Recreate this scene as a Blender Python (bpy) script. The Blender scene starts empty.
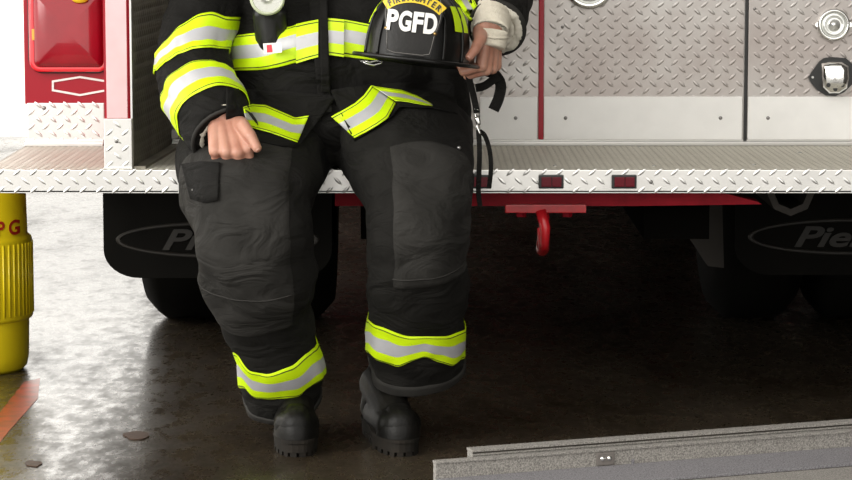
import bpy, bmesh, math, random
from mathutils import Vector, Matrix, noise
from mathutils.bvhtree import BVHTree
random.seed(7)
sc = bpy.context.scene
COL = sc.collection
PI = math.pi

# ------------------------------------------------------------------ camera
FPX = 2690.0
PITCH = math.atan(330.0 / FPX)
CAM = Vector((0.0, -5.98, 1.17))
FW = Vector((0, math.cos(PITCH), -math.sin(PITCH)))
UPV = Vector((0, math.sin(PITCH), math.cos(PITCH)))
def ray(px, py):
    return (FW * FPX + Vector((1, 0, 0)) * (px - 426.0) + UPV * (240.0 - py)).normalized()
def at(px, py, Y):                       # point of the place on the plane y = Y
    d = ray(px, py)
    return CAM + d * ((Y - CAM.y) / d.y)
def atz(px, py, Z):
    d = ray(px, py)
    return CAM + d * ((Z - CAM.z) / d.z)
cd = bpy.data.cameras.new('camera'); co = bpy.data.objects.new('camera', cd); COL.objects.link(co)
cd.sensor_width = 36; cd.lens = FPX / 852.0 * 36.0
co.location = CAM; co.rotation_euler = (PI / 2 - PITCH, 0, 0); cd.clip_end = 200
sc.camera = co

# ------------------------------------------------------------------ materials
def mat(name, col, rough=0.5, metal=0.0, spec=0.5, coat=0.0, noise_amt=0.0, noise_scale=8.0,
        bump=0.0, bump_scale=200.0, col2=None, emit=None, trans=0.0, sheen=0.0, rough2=None, detail=6, bump2=0):
    m = bpy.data.materials.new(name); m.use_nodes = True
    nt = m.node_tree; b = nt.nodes['Principled BSDF']
    b.inputs['Base Color'].default_value = (*col, 1)
    b.inputs['Roughness'].default_value = rough
    b.inputs['Metallic'].default_value = metal
    b.inputs['Specular IOR Level'].default_value = spec
    b.inputs['Coat Weight'].default_value = coat
    b.inputs['Coat Roughness'].default_value = 0.08
    b.inputs['Transmission Weight'].default_value = trans
    b.inputs['Sheen Weight'].default_value = sheen
    tc = nt.nodes.new('ShaderNodeTexCoord')
    if noise_amt > 0 or col2:
        n = nt.nodes.new('ShaderNodeTexNoise'); n.inputs['Scale'].default_value = noise_scale
        n.inputs['Detail'].default_value = detail
        nt.links.new(tc.outputs['Object'], n.inputs['Vector'])
        r = nt.nodes.new('ShaderNodeMapRange')
        r.inputs[1].default_value = 0.35; r.inputs[2].default_value = 0.68
        nt.links.new(n.outputs['Fac'], r.inputs[0])
        mx = nt.nodes.new('ShaderNodeMix'); mx.data_type = 'RGBA'
        c2 = col2 if col2 else tuple(c * (1 - noise_amt) for c in col)
        mx.inputs[6].default_value = (*col, 1); mx.inputs[7].default_value = (*c2, 1)
        nt.links.new(r.outputs[0], mx.inputs[0]); nt.links.new(mx.outputs[2], b.inputs['Base Color'])
        if rough2 is not None:
            r2 = nt.nodes.new('ShaderNodeMapRange')
            r2.inputs[3].default_value = rough; r2.inputs[4].default_value = rough2
            nt.links.new(r.outputs[0], r2.inputs[0]); nt.links.new(r2.outputs[0], b.inputs['Roughness'])
    if bump > 0:
        n2 = nt.nodes.new('ShaderNodeTexNoise'); n2.inputs['Scale'].default_value = bump_scale
        n2.inputs['Detail'].default_value = 3
        nt.links.new(tc.outputs['Object'], n2.inputs['Vector'])
        bp = nt.nodes.new('ShaderNodeBump'); bp.inputs['Strength'].default_value = bump
        bp.inputs['Distance'].default_value = 0.002
        nt.links.new(n2.outputs['Fac'], bp.inputs['Height']); nt.links.new(bp.outputs[0], b.inputs['Normal'])
    if bump2 > 0:
        n3 = nt.nodes.new('ShaderNodeTexNoise'); n3.inputs['Scale'].default_value = bump2; n3.inputs['Detail'].default_value = 3
        n3.inputs['Distortion'].default_value = 1.2
        mp3 = nt.nodes.new('ShaderNodeMapping'); mp3.inputs['Scale'].default_value = (.8, .8, 1.7)
        nt.links.new(tc.outputs['Object'], mp3.inputs['Vector']); nt.links.new(mp3.outputs[0], n3.inputs['Vector'])
        b3 = nt.nodes.new('ShaderNodeBump'); b3.inputs['Strength'].default_value = .8; b3.inputs['Distance'].default_value = .022
        nt.links.new(n3.outputs['Fac'], b3.inputs['Height'])
        if bump > 0: nt.links.new(b3.outputs[0], bp.inputs['Normal'])
        else: nt.links.new(b3.outputs[0], b.inputs['Normal'])
    if emit:
        b.inputs['Emission Color'].default_value = (*emit[0], 1); b.inputs['Emission Strength'].default_value = emit[1]
    return m
M = {}
M['tread'] = mat('aluminium_tread', (.80, .79, .77), .33, 1.0, noise_amt=.14, noise_scale=9, rough2=.42)
M['tread_rear'] = mat('worn_aluminium_tread', (.50, .485, .465), .36, .9, col2=(.43, .385, .365), noise_scale=5, rough2=.48)
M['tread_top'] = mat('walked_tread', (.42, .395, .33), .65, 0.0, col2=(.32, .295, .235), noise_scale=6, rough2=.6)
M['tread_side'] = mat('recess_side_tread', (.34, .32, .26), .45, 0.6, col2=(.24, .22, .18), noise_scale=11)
M['plate'] = mat('brushed_white_plate', (.90, .89, .87), .38, 0.05, noise_amt=.06, noise_scale=14)
M['red'] = mat('red_paint', (.33, .004, .016), .3, 0, spec=.3, coat=.1)
M['red_dark'] = mat('red_chassis_paint', (.36, .006, .018), .5, 0, spec=.15, noise_amt=.3, noise_scale=30)
M['redhook'] = mat('hook_red', (.62, .012, .02), .32, 0, coat=.4, noise_amt=.3, noise_scale=25)
M['lens'] = mat('red_lens', (.34, .0, .012), .12, 0, coat=.35, noise_amt=.25, noise_scale=10)
M['lens_edge'] = mat('bright_red_lens_rim', (.85, .015, .03), .15, 0, coat=1.0)
M['lens_dark'] = mat('dark_red_reflector', (.12, .0, .008), .2, 0, spec=.3)
M['amber'] = mat('amber_reflector', (.85, .45, .06), .3)
M['chrome'] = mat('chrome', (.86, .86, .84), .10, 1.0)
M['steel'] = mat('steel', (.55, .54, .52), .3, 1.0)
M['dullscrew'] = mat('dull_screw', (.25, .24, .23), .45, .8)
M['black'] = mat('black_plastic', (.012, .012, .012), .35)
M['rubber'] = mat('black_rubber', (.006, .0055, .0045), .8, spec=.08, bump=.2, noise_amt=.3)
M['rubber_logo'] = mat('dusty_rubber_emblem', (.017, .014, .010), .6, noise_amt=.4, noise_scale=20)
M['under'] = mat('undercarriage_black', (.002, .0018, .0015), .9, spec=.02)
M['brownish'] = mat('dusty_brown_steel', (.04, .033, .026), .7, noise_amt=.4)
M['yellow'] = mat('yellow_plastic', (.80, .62, .01), .32, coat=.3, noise_amt=.08, noise_scale=6)
M['redtext'] = mat('red_stencil_paint', (.42, .015, .01), .5)
M['fabric'] = mat('black_turnout_fabric', (.0075, .0070, .0060), .85, spec=.2, col2=(.005, .0046, .004), noise_scale=14, bump=.5, bump_scale=420, bump2=11)
M['fabric2'] = mat('washed_black_fabric', (.0105, .0098, .0085), .88, spec=.2, col2=(.0065, .006, .005), noise_scale=12, bump=.5, bump_scale=420, bump2=10)
M['patch'] = mat('worn_grey_knee_fabric', (.029, .0275, .025), .85, spec=.2, col2=(.015, .0142, .0125), noise_scale=9, bump=.35, bump_scale=300, bump2=10)
M['cuff'] = mat('grey_cuff_leather', (.032, .030, .027), .75, spec=.25, col2=(.021, .0198, .018), noise_scale=16, bump=.3, bump_scale=200)
M['lime'] = mat('fluorescent_lime', (.66, .93, .0), .55, noise_amt=.05, noise_scale=20)
M['silver'] = mat('silver_reflective_tape', (.56, .56, .58), .42, 0.15, noise_amt=.12, noise_scale=18)
M['stitch'] = mat('dark_stitching', (.05, .07, .01), .8)
M['cream'] = mat('cream_knit', (.80, .74, .61), .9, noise_amt=.12, noise_scale=30, bump=.9, bump_scale=260)
M['fluff'] = mat('cream_fleece', (.74, .70, .60), .95, noise_amt=.15, noise_scale=70, bump=1, bump_scale=140)
M['skin'] = mat('skin', (.53, .28, .20), .45, col2=(.42, .19, .13), noise_scale=22, bump=.25, bump_scale=330)
M['skin'].node_tree.nodes['Principled BSDF'].inputs['Subsurface Weight'].default_value = .12
M['skin'].node_tree.nodes['Principled BSDF'].inputs['Subsurface Radius'].default_value = (.01, .004, .002)
M['nail'] = mat('fingernail', (.62, .36, .28), .28)
M['hair'] = mat('brown_hair', (.05, .03, .018), .6, bump=.8, bump_scale=120)
M['boot'] = mat('black_boot_leather', (.0045, .0043, .0038), .42, spec=.18, col2=(.010, .009, .0075), noise_scale=18, bump=.3, bump_scale=180)
M['sole'] = mat('boot_rubber', (.010, .009, .0075), .75, spec=.2, col2=(.020, .016, .012), noise_scale=30)
M['helmet'] = mat('black_helmet_shell', (.007, .0068, .0062), .34, spec=.3, coat=.05, noise_amt=.3, noise_scale=20)
M['shield'] = mat('black_leather_shield', (.009, .008, .0072), .42, spec=.3, noise_amt=.3, noise_scale=30, bump=.3, bump_scale=150)
M['white'] = mat('white_leather_letters', (.82, .81, .78), .5)
M['sh_yellow'] = mat('yellow_leather', (.82, .58, .02), .5)
M['greyline'] = mat('grey_piping', (.16, .15, .14), .5)
M['brass'] = mat('brass', (.45, .30, .12), .35, 1.0)
M['glow'] = mat('pale_green_bezel', (.52, .56, .40), .4)
M['tagred'] = mat('red_tag_print', (.62, .02, .04), .6)
M['tagwhite'] = mat('white_tag', (.75, .73, .70), .6)
M['glass'] = mat('clear_lamp_glass', (.75, .76, .73), .08, 0.6, coat=1)
M['tan'] = mat('tan_lining', (.35, .28, .18), .85)

def ramp_mat():
    m = bpy.data.materials.new('speckled_grey_composite'); m.use_nodes = True
    nt = m.node_tree; b = nt.nodes['Principled BSDF']; b.inputs['Roughness'].default_value = .75
    tc = nt.nodes.new('ShaderNodeTexCoord'); n = nt.nodes.new('ShaderNodeTexNoise')
    n.inputs['Scale'].default_value = 330; n.inputs['Detail'].default_value = 3
    nt.links.new(tc.outputs['Object'], n.inputs['Vector'])
    r = nt.nodes.new('ShaderNodeValToRGB'); r.color_ramp.elements[0].position = .36; r.color_ramp.elements[1].position = .64
    r.color_ramp.elements[0].color = (.155, .145, .135, 1); r.color_ramp.elements[1].color = (.38, .36, .33, 1)
    nt.links.new(n.outputs['Fac'], r.inputs[0]); nt.links.new(r.outputs[0], b.inputs['Base Color'])
    bp = nt.nodes.new('ShaderNodeBump'); bp.inputs['Strength'].default_value = .4; bp.inputs['Distance'].default_value = .001
    nt.links.new(n.outputs['Fac'], bp.inputs['Height']); nt.links.new(bp.outputs[0], b.inputs['Normal'])
    return m
M['ramp'] = ramp_mat()
M['ramp_blue_shade'] = M['ramp'].copy(); M['ramp_blue_shade'].name = 'speckled_grey_bluish_shade'  # same composite, with the ledge's darker bluish lighting put into its colour
for nd in M['ramp_blue_shade'].node_tree.nodes:
    if nd.type == 'VALTORGB': nd.color_ramp.elements[0].color = (.13, .125, .135, 1); nd.color_ramp.elements[1].color = (.30, .29, .305, 1)
M['greyplate'] = mat('grey_plate', (.20, .18, .165), .5, .3)

def floor_mat():
    m = bpy.data.materials.new('sealed_stained_concrete'); m.use_nodes = True
    nt = m.node_tree; N = nt.nodes; L = nt.links; b = N['Principled BSDF']
    tc = N.new('ShaderNodeTexCoord')
    def nz(scale, det=8, rough=.6, vec=None):
        n = N.new('ShaderNodeTexNoise'); n.inputs['Scale'].default_value = scale; n.inputs['Detail'].default_value = det
        n.inputs['Roughness'].default_value = rough
        L.new(vec or tc.outputs['Object'], n.inputs['Vector']); return n
    mp = N.new('ShaderNodeMapping'); mp.inputs['Scale'].default_value = (1, .45, 1); L.new(tc.outputs['Object'], mp.inputs['Vector'])
    a = nz(2.3, 10, .65, mp.outputs[0]); c = nz(22, 8, .7, mp.outputs[0])
    r = N.new('ShaderNodeValToRGB')
    e = r.color_ramp.elements; e[0].position = .34; e[0].color = (.024, .017, .0100, 1)
    e[1].position = .68; e[1].color = (.070, .054, .036, 1)
    L.new(a.outputs['Fac'], r.inputs[0])
    r2 = N.new('ShaderNodeValToRGB'); f = r2.color_ramp.elements
    f[0].position = .40; f[0].color = (.55, .52, .50, 1); f[1].position = .58; f[1].color = (1, 1, 1, 1)
    L.new(c.outputs['Fac'], r2.inputs[0])
    mx = N.new('ShaderNodeMix'); mx.data_type = 'RGBA'; mx.blend_type = 'MULTIPLY'; mx.inputs[0].default_value = .8
    L.new(r.outputs[0], mx.inputs[6]); L.new(r2.outputs[0], mx.inputs[7])
    # fine cracks
    v = N.new('ShaderNodeTexVoronoi'); v.feature = 'DISTANCE_TO_EDGE'; v.inputs['Scale'].default_value = 1.1
    d = nz(3, 6); add = N.new('ShaderNodeVectorMath'); add.operation = 'MULTIPLY_ADD'
    add.inputs[1].default_value = (.8, .8, .8); L.new(d.outputs['Color'], add.inputs[0]); L.new(tc.outputs['Object'], add.inputs[2])
    L.new(add.outputs[0], v.inputs['Vector'])
    cr = N.new('ShaderNodeMapRange'); cr.inputs[1].default_value = 0; cr.inputs[2].default_value = .006
    cr.inputs[3].default_value = .45; cr.inputs[4].default_value = 1
    L.new(v.outputs['Distance'], cr.inputs[0])
    mx2 = N.new('ShaderNodeMix'); mx2.data_type = 'RGBA'; mx2.blend_type = 'MULTIPLY'; mx2.inputs[0].default_value = 1
    L.new(mx.outputs[2], mx2.inputs[6]); L.new(cr.outputs[0], mx2.inputs[7])
    L.new(mx2.outputs[2], b.inputs['Base Color'])
    rr = N.new('ShaderNodeMapRange'); rr.inputs[1].default_value = .35; rr.inputs[2].default_value = .65
    rr.inputs[3].default_value = .42; rr.inputs[4].default_value = .17
    L.new(c.outputs['Fac'], rr.inputs[0]); L.new(rr.outputs[0], b.inputs['Roughness'])
    sr = N.new('ShaderNodeMapRange'); sr.inputs[1].default_value = .38; sr.inputs[2].default_value = .54
    sr.inputs[3].default_value = .10; sr.inputs[4].default_value = .82
    L.new(a.outputs['Fac'], sr.inputs[0]); L.new(sr.outputs[0], b.inputs['Specular IOR Level'])
    bp = N.new('ShaderNodeBump'); bp.inputs['Strength'].default_value = .12; bp.inputs['Distance'].default_value = .003
    L.new(c.outputs['Fac'], bp.inputs['Height']); L.new(bp.outputs[0], b.inputs['Normal'])
    return m
M['floor'] = floor_mat()
M['pave'] = mat('pale_outdoor_concrete', (.62, .60, .55), .8, noise_amt=.12, noise_scale=1.5)
M['wall'] = mat('dark_painted_wall', (.05, .045, .04), .8)
M['ceil'] = mat('grey_ceiling', (.18, .17, .16), .8)
M['floorpaint'] = mat('worn_orange_floor_paint', (.42, .055, .02), .38, col2=(.20, .05, .025), noise_scale=25)
M['leaf'] = mat('brown_stain', (.07, .035, .02), .6, noise_amt=.5, noise_scale=60)

# ------------------------------------------------------------------ mesh helpers
def link(o): COL.objects.link(o); return o
class Thing:
    def __init__(s, name, label, cat, base, group=None):
        s.base = Vector(base); s.root = bpy.data.objects.new(name, None); link(s.root)
        s.root.empty_display_size = .1
        s.root.location = s.base; s.root['label'] = label; s.root['category'] = cat
        if group: s.root['group'] = group
def mesh_from(bm, name, mats, smooth=True, recalc=True):
    if recalc: bmesh.ops.recalc_face_normals(bm, faces=bm.faces)
    me = bpy.data.meshes.new(name); bm.to_mesh(me); bm.free()
    for m in (mats if isinstance(mats, (list, tuple)) else [mats]): me.materials.append(m)
    if smooth: me.polygons.foreach_set('use_smooth', [True] * len(me.polygons))
    return me
def part(t, name, bm, mats, parent=None, smooth=False, label=None, angle=None, kind=None):
    me = bm if isinstance(bm, bpy.types.Mesh) else mesh_from(bm, name, mats, smooth)
    me.transform(Matrix.Translation(-t.base))
    if angle: me.set_sharp_from_angle(angle=math.radians(angle))
    o = bpy.data.objects.new(name, me); link(o); o.parent = parent or t.root
    if label: o['label'] = label
    if kind: o['kind'] = kind
    return o
def single(name, bm, mats, label=None, cat=None, base=(0, 0, 0), kind=None, smooth=False, group=None, angle=None):
    me = bm if isinstance(bm, bpy.types.Mesh) else mesh_from(bm, name, mats, smooth)
    me.transform(Matrix.Translation(-Vector(base)))
    if angle: me.set_sharp_from_angle(angle=math.radians(angle))
    o = bpy.data.objects.new(name, me); link(o); o.location = base
    if label: o['label'] = label
    if cat: o['category'] = cat
    if kind: o['kind'] = kind
    if group: o['group'] = group
    return o
def box(bm, x0, x1, y0, y1, z0, z1, bev=0, mi=0):
    b2 = bmesh.new()
    r = bmesh.ops.create_cube(b2, size=1)
    for v in r['verts']:
        v.co = Vector((x0 + (v.co.x + .5) * (x1 - x0), y0 + (v.co.y + .5) * (y1 - y0), z0 + (v.co.z + .5) * (z1 - z0)))
    if bev > 0: bmesh.ops.bevel(b2, geom=list(b2.edges), offset=bev, segments=2, affect='EDGES', profile=.7)
    merge(bm, b2, mi)
def merge(bm, b2, mi=0, mtx=None):
    vm = {}
    for v in b2.verts: vm[v] = bm.verts.new(mtx @ v.co if mtx else v.co)
    for f in b2.faces:
        try: nf = bm.faces.new([vm[v] for v in f.verts]); nf.material_index = mi if mi is not None else f.material_index; nf.smooth = f.smooth
        except ValueError: pass
    b2.free()
def cyl(bm, p0, p1, r0, r1=None, n=20, mi=0, caps=True):
    r1 = r0 if r1 is None else r1
    p0 = Vector(p0); p1 = Vector(p1); d = (p1 - p0).normalized()
    a = d.orthogonal().normalized(); b = d.cross(a)
    A = [bm.verts.new(p0 + (a * math.cos(2 * PI * i / n) + b * math.sin(2 * PI * i / n)) * r0) for i in range(n)]
    B = [bm.verts.new(p1 + (a * math.cos(2 * PI * i / n) + b * math.sin(2 * PI * i / n)) * r1) for i in range(n)]
    for i in range(n):
        f = bm.faces.new((A[i], A[(i + 1) % n], B[(i + 1) % n], B[i])); f.material_index = mi
    if caps:
        f = bm.faces.new(A[::-1]); f.material_index = mi; f = bm.faces.new(B); f.material_index = mi
def lathe(bm, c, axis, prof, n=40, mi=0, sx=None, scale=(1, 1)):
    """prof: list of (radius, along-axis); optional mi per segment as third value"""
    c = Vector(c); d = Vector(axis).normalized()
    a = Vector((1, 0, 0)) if abs(d.x) < .9 else Vector((0, 0, 1))
    a = (a - d * a.dot(d)).normalized(); b = d.cross(a)
    rings = []
    for p in prof:
        rings.append([bm.verts.new(c + d * p[1] + (a * math.cos(2 * PI * i / n) * scale[0] + b * math.sin(2 * PI * i / n) * scale[1]) * max(p[0], 1e-5)) for i in range(n)])
    for k in range(len(prof) - 1):
        for i in range(n):
            f = bm.faces.new((rings[k][i], rings[k][(i + 1) % n], rings[k + 1][(i + 1) % n], rings[k + 1][i]))
            f.material_index = prof[k][2] if len(prof[k]) > 2 else mi
def tube(bm, pts, rad, n=8, closed=False, flat=None, mi=0):
    """swept tube; flat = (width, thickness, up) for a strap"""
    pts = [Vector(p) for p in pts]; rings = []
    N_ = len(pts)
    for i, p in enumerate(pts):
        if closed: t = pts[(i + 1) % N_] - pts[i - 1]
        else: t = pts[min(i + 1, N_ - 1)] - pts[max(i - 1, 0)]
        t.normalize()
        if flat:
            up = Vector(flat[2]); s = t.cross(up).normalized(); u = s.cross(t)
            q = [(s * x * flat[0] / 2 + u * z * flat[1] / 2) for x, z in ((-1, -.6), (-.9, -1), (.9, -1), (1, -.6), (1, .6), (.9, 1), (-.9, 1), (-1, .6))]
            rings.append([bm.verts.new(p + v) for v in q])
        else:
            up = Vector((0, 0, 1)) if abs(t.z) < .9 else Vector((0, 1, 0))
            s = t.cross(up).normalized(); u = s.cross(t)
            r = rad[i] if isinstance(rad, (list, tuple)) else rad
            rings.append([bm.verts.new(p + (s * math.cos(2 * PI * k / n) + u * math.sin(2 * PI * k / n)) * r) for k in range(n)])
    m = len(rings[0])
    for i in range(N_ if closed else N_ - 1):
        A, B = rings[i], rings[(i + 1) % N_]
        for k in range(m):
            f = bm.faces.new((A[k], A[(k + 1) % m], B[(k + 1) % m], B[k])); f.material_index = mi
    if not closed:
        bm.faces.new(rings[0][::-1]).material_index = mi; bm.faces.new(rings[-1]).material_index = mi
def prism(bm, pts, off, mi=0):
    """closed polygon (list of Vectors) extruded by off"""
    off = Vector(off)
    A = [bm.verts.new(Vector(p)) for p in pts]; B = [bm.verts.new(Vector(p) + off) for p in pts]
    n = len(A)
    bm.faces.new(A).material_index = mi; bm.faces.new(B[::-1]).material_index = mi
    for i in range(n): bm.faces.new((A[i], B[i], B[(i + 1) % n], A[(i + 1) % n])).material_index = mi
def catmull(P, s):
    n = len(P) - 1; i = min(int(s), n - 1); f = s - i
    g = lambda k: P[max(0, min(n, k))]
    out = []
    for a, b, c, d in zip(g(i - 1), g(i), g(i + 1), g(i + 2)):
        out.append(.5 * ((2 * b) + (-a + c) * f + (2 * a - 5 * b + 4 * c - d) * f * f + (-a + 3 * b - 3 * c + d) * f ** 3))
    return out
def text_mesh(s, size, extrude=.001, bold=0.0, shear=0.0, align='CENTER', spacing=1.0, res=5):
    c = bpy.data.curves.new('t', 'FONT'); c.body = s; c.size = size; c.extrude = extrude; c.offset = bold
    c.shear = shear; c.align_x = align; c.resolution_u = res; c.space_character = spacing
    o = bpy.data.objects.new('t', c); link(o)
    dg = bpy.context.evaluated_depsgraph_get(); me = bpy.data.meshes.new_from_object(o.evaluated_get(dg))
    bpy.data.objects.remove(o); bpy.data.curves.remove(c)
    b = bmesh.new(); b.from_mesh(me); bpy.data.meshes.remove(me)
    bmesh.ops.triangulate(b, faces=[f for f in b.faces if len(f.verts) > 4])
    bmesh.ops.remove_doubles(b, verts=b.verts, dist=1e-5)
    return b
def remesh(bm, name, voxel, smooth_it=4, mats=None, fac=.5):
    me = bpy.data.meshes.new('tmp'); bm.to_mesh(me); bm.free()
    o = bpy.data.objects.new('tmp', me); link(o)
    r = o.modifiers.new('r', 'REMESH'); r.mode = 'VOXEL'; r.voxel_size = voxel; r.adaptivity = 0
    if smooth_it:
        s = o.modifiers.new('s', 'SMOOTH'); s.factor = fac; s.iterations = smooth_it
    dg = bpy.context.evaluated_depsgraph_get(); out = bpy.data.meshes.new_from_object(o.evaluated_get(dg))
    bpy.data.objects.remove(o); bpy.data.meshes.remove(me)
    out.name = name; out.materials.clear()
    for m in (mats if isinstance(mats, (list, tuple)) else [mats]): out.materials.append(m)
    out.polygons.foreach_set('use_smooth', [True] * len(out.polygons))
    return out
def capsule(bm, p0, r0, p1, r1, n=14):
    p0 = Vector(p0); p1 = Vector(p1)
    d = (p1 - p0); ln = d.length
    if ln < 1e-6: d = Vector((0, 0, 1)); ln = 1e-6
    d.normalize()
    a = d.orthogonal().normalized(); b = d.cross(a)
    prof = []
    for k in range(6): t = -PI / 2 + k * PI / 12; prof.append((r0 * math.cos(t), r0 * math.sin(t)))
    for k in range(0, 7): t = k * PI / 12; prof.append((r1 * math.cos(t), ln + r1 * math.sin(t)))
    rings = [[bm.verts.new(p0 + d * h + (a * math.cos(2 * PI * i / n) + b * math.sin(2 * PI * i / n)) * max(r, 2e-5)) for i in range(n)] for r, h in prof]
    for k in range(len(rings) - 1):
        for i in range(n): bm.faces.new((rings[k][i], rings[k][(i + 1) % n], rings[k + 1][(i + 1) % n], rings[k + 1][i]))
    bm.faces.new(rings[0][::-1]); bm.faces.new(rings[-1])

def lozenges(bm, O, U, V, Nn, w, h, pitch, L, W, H, mi=0, skip=None, ph=(0, 0), py=None):
    O = Vector(O); U = Vector(U).normalized(); V = Vector(V).normalized(); Nn = Vector(Nn).normalized()
    py = py or pitch
    j = 0; v = ph[1]
    rows = int(h / (py / 2)) + 2; cols = int(w / pitch) + 2
    for j in range(rows):
        for i in range(cols):
            u = ph[0] + i * pitch + (pitch / 2 if j % 2 else 0); v = ph[1] + j * py / 2
            if u < L * .6 or v < L * .35 or u > w - L * .6 or v > h - L * .35: continue
            if skip and skip(u, v): continue
            ang = math.radians(42 if j % 2 == 0 else -42)
            du = U * math.cos(ang) + V * math.sin(ang); dv = Nn.cross(du)
            c = O + U * u + V * v
            base = [bm.verts.new(c + du * a * L + dv * b * W) for a, b in ((-1, 0), (-.5, -.9), (.0, -1.1), (.5, -.9), (1, 0), (.5, .9), (0, 1.1), (-.5, .9))]
            top = [bm.verts.new(c + du * a * L + Nn * H) for a in (-.5, 0, .5)]
            fs = [(base[0], base[1], top[0]), (base[1], base[2], top[1], top[0]), (base[2], base[3], top[2], top[1]), (base[3], base[4], top[2]),
                  (base[4], base[5], top[2]), (base[5], base[6], top[1], top[2]), (base[6], base[7], top[0], top[1]), (base[7], base[0], top[0])]
            for f in fs:
                q = bm.faces.new(f); q.material_index = mi; q.smooth = True

# ------------------------------------------------------------------ setting
bm = bmesh.new(); box(bm, -7, 7, -9, 8.0, -.1, 0); single('floor', bm, M['floor'], kind='structure')
bm = bmesh.new(); box(bm, -40, 40, 8.0, 90, -.12, -.02); single('trim_1', bm, M['pave'], kind='structure')
bm = bmesh.new(); box(bm, -7, 7, -3.2, 8.2, 7.0, 7.15); single('ceiling', bm, M['ceil'], kind='structure')
bm = bmesh.new(); box(bm, -.95, 7, 8.0, 8.2, -.0, 7.0); box(bm, -7, -.95, 8.0, 8.2, 6.6, 7.0); single('wall_back', bm, M['wall'], kind='structure')
bm = bmesh.new(); box(bm, 4.4, 4.6, -4.5, 8.0, 0, 7.0); single('wall_right', bm, M['wall'], kind='structure')
# painted floor mark, stain
P = [atz(x, y, .0012) for x, y in ((-14, 448), (-10, 425), (24, 382), (40, 378), (38, 398), (8, 432), (-4, 447))]
bm = bmesh.new(); prism(bm, P, (0, 0, -.0006)); single('floor_marking', bm, M['floorpaint'], 'worn orange stripe painted on the concrete in front of the yellow barrel', 'floor marking', base=tuple(P[0]))
def blotch(px, py, rx, ry, name, lab, cat, m, seed):
    bm = bmesh.new(); c = atz(px, py, .0025); pts = []
    for k in range(26):
        t = 2 * PI * k / 26; r = 1 + .35 * noise.noise(Vector((math.cos(t) * 1.3, math.sin(t) * 1.3, seed)))
        pts.append(atz(px + rx * r * math.cos(t), py + ry * r * math.sin(t), .0025))
    prism(bm, pts, (0, 0, -.002)); return single(name, bm, m, lab, cat, base=tuple(c))
blotch(137, 435, 13, 4, 'dead_leaf', 'small brown dead leaf lying flat on the bright patch of concrete', 'leaf', M['leaf'], 1)
blotch(33, 463, 8, 3, 'oil_spot', 'small dark oval oil spot on the floor at lower left', 'stain', M['leaf'], 4)

# ------------------------------------------------------------------ fire truck
YB = .63
T = Thing('fire_truck', 'red fire truck rear with silver tread plate tailboard and dull metal compartment doors', 'fire truck', (.24, 2.5, 0))
ZT = at(426, 170, 0).z; ZL = at(426, 193, 0).z
XL = at(26, 148, YB).x; XR = .24 + (.24 - XL)
cL = (XL, ZT)
bm = bmesh.new(); box(bm, XL, XR, YB + .02, 4.9, ZT - .02, 2.6, .01)
box(bm, XL + .05, XR - .05, 5.0, 7.2, .62, 2.5, .06)
box(bm, XL + .25, XR - .25, 4.8, 5.1, .62, 2.2)
shell = part(T, 'body_shell', bm, M['red'], label='red painted body')
bm = bmesh.new(); box(bm, -.15, .0, .15, 7.0, .42, .56); box(bm, .5, .65, .15, 7.0, .42, .56)
box(bm, -.6, 1.05, 1.68, 1.82, .44, .56)
part(T, 'chassis_frame', bm, M['under'])
bm = bmesh.new()
p0 = at(678, 200, 1.0); p1 = at(718, 262, 1.0)
prism(bm, [at(675, 195, 1.0), at(722, 195, 1.0), at(724, 268, 1.0), at(708, 266, 1.0), at(690, 238, 1.0), at(676, 222, 1.0)], (0, .12, 0))
part(T, 'spring_hanger', bm, M['brownish'], label='dusty brown steel bracket')
# tailboard: bent plate with tread lozenges
bm = bmesh.new()
box(bm, XL, XR, .004, YB + .02, ZT - .004, ZT)
box(bm, XL, XR, 0, .006, ZL, ZT, .002)
box(bm, XL, XR, 0, .05, ZL, ZL + .005)
h = ZT - ZL
prevY = 0
sk = lambda u, v: any(abs(u + XL - at(q, 182, 0).x) < .035 for q in (551, 624, 480)) and .006 < v < h - .006
lozenges(bm, (XL, -.0002, ZL), (1, 0, 0), (0, 0, 1), (0, -1, 0), XR - XL, h + .01, .0367, .0125, .0033, .0022, 0, sk, (0, h * .14), h * .76)
lozenges(bm, (XL, .006, ZT), (1, 0, 0), (0, 1, 0), (0, 0, 1), XR - XL, YB - .006, .028, .0105, .0036, .0010, 2, None, (0, .006))
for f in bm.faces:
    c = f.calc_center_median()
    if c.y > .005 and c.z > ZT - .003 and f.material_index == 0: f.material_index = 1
bmesh.ops.recalc_face_normals(bm, faces=bm.faces)
M['tread_worn'] = mat('polished_tread_tips', (.74, .71, .62), .55, 0.1)
tb = part(T, 'tailboard', bm, [M['tread'], M['tread_top'], M['tread_worn']], label='silver tread plate step')
bm = bmesh.new(); box(bm, XL + .02, XR - .02, .06, YB, ZT - .05, ZT - .006); part(T, 'step_support', bm, M['under'])
def rivet(parent, px, py, Y, r=.004, m='dullscrew', name='screw', nrm=(0, -1, 0), h=.002):
    bm = bmesh.new(); c = at(px, py, Y)
    lathe(bm, c, nrm, [(r, 0), (r, h * .4), (r * .7, h * .85), (0, h)], 14); return part(T, name, bm, M[m], parent, True)
rivet(tb, 651, 182, -.0005, .0045)
for x, y in ((639, 147), (726, 146), (820, 147), (555, 166), (654, 166), (754, 165), (800, 153)):
    c = atz(x, y, ZT); bm = bmesh.new(); lathe(bm, c, (0, 0, 1), [(.005, 0), (.0045, .002), (0, .003)], 12); part(T, 'rivet', bm, M['steel'], tb, True)
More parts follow.
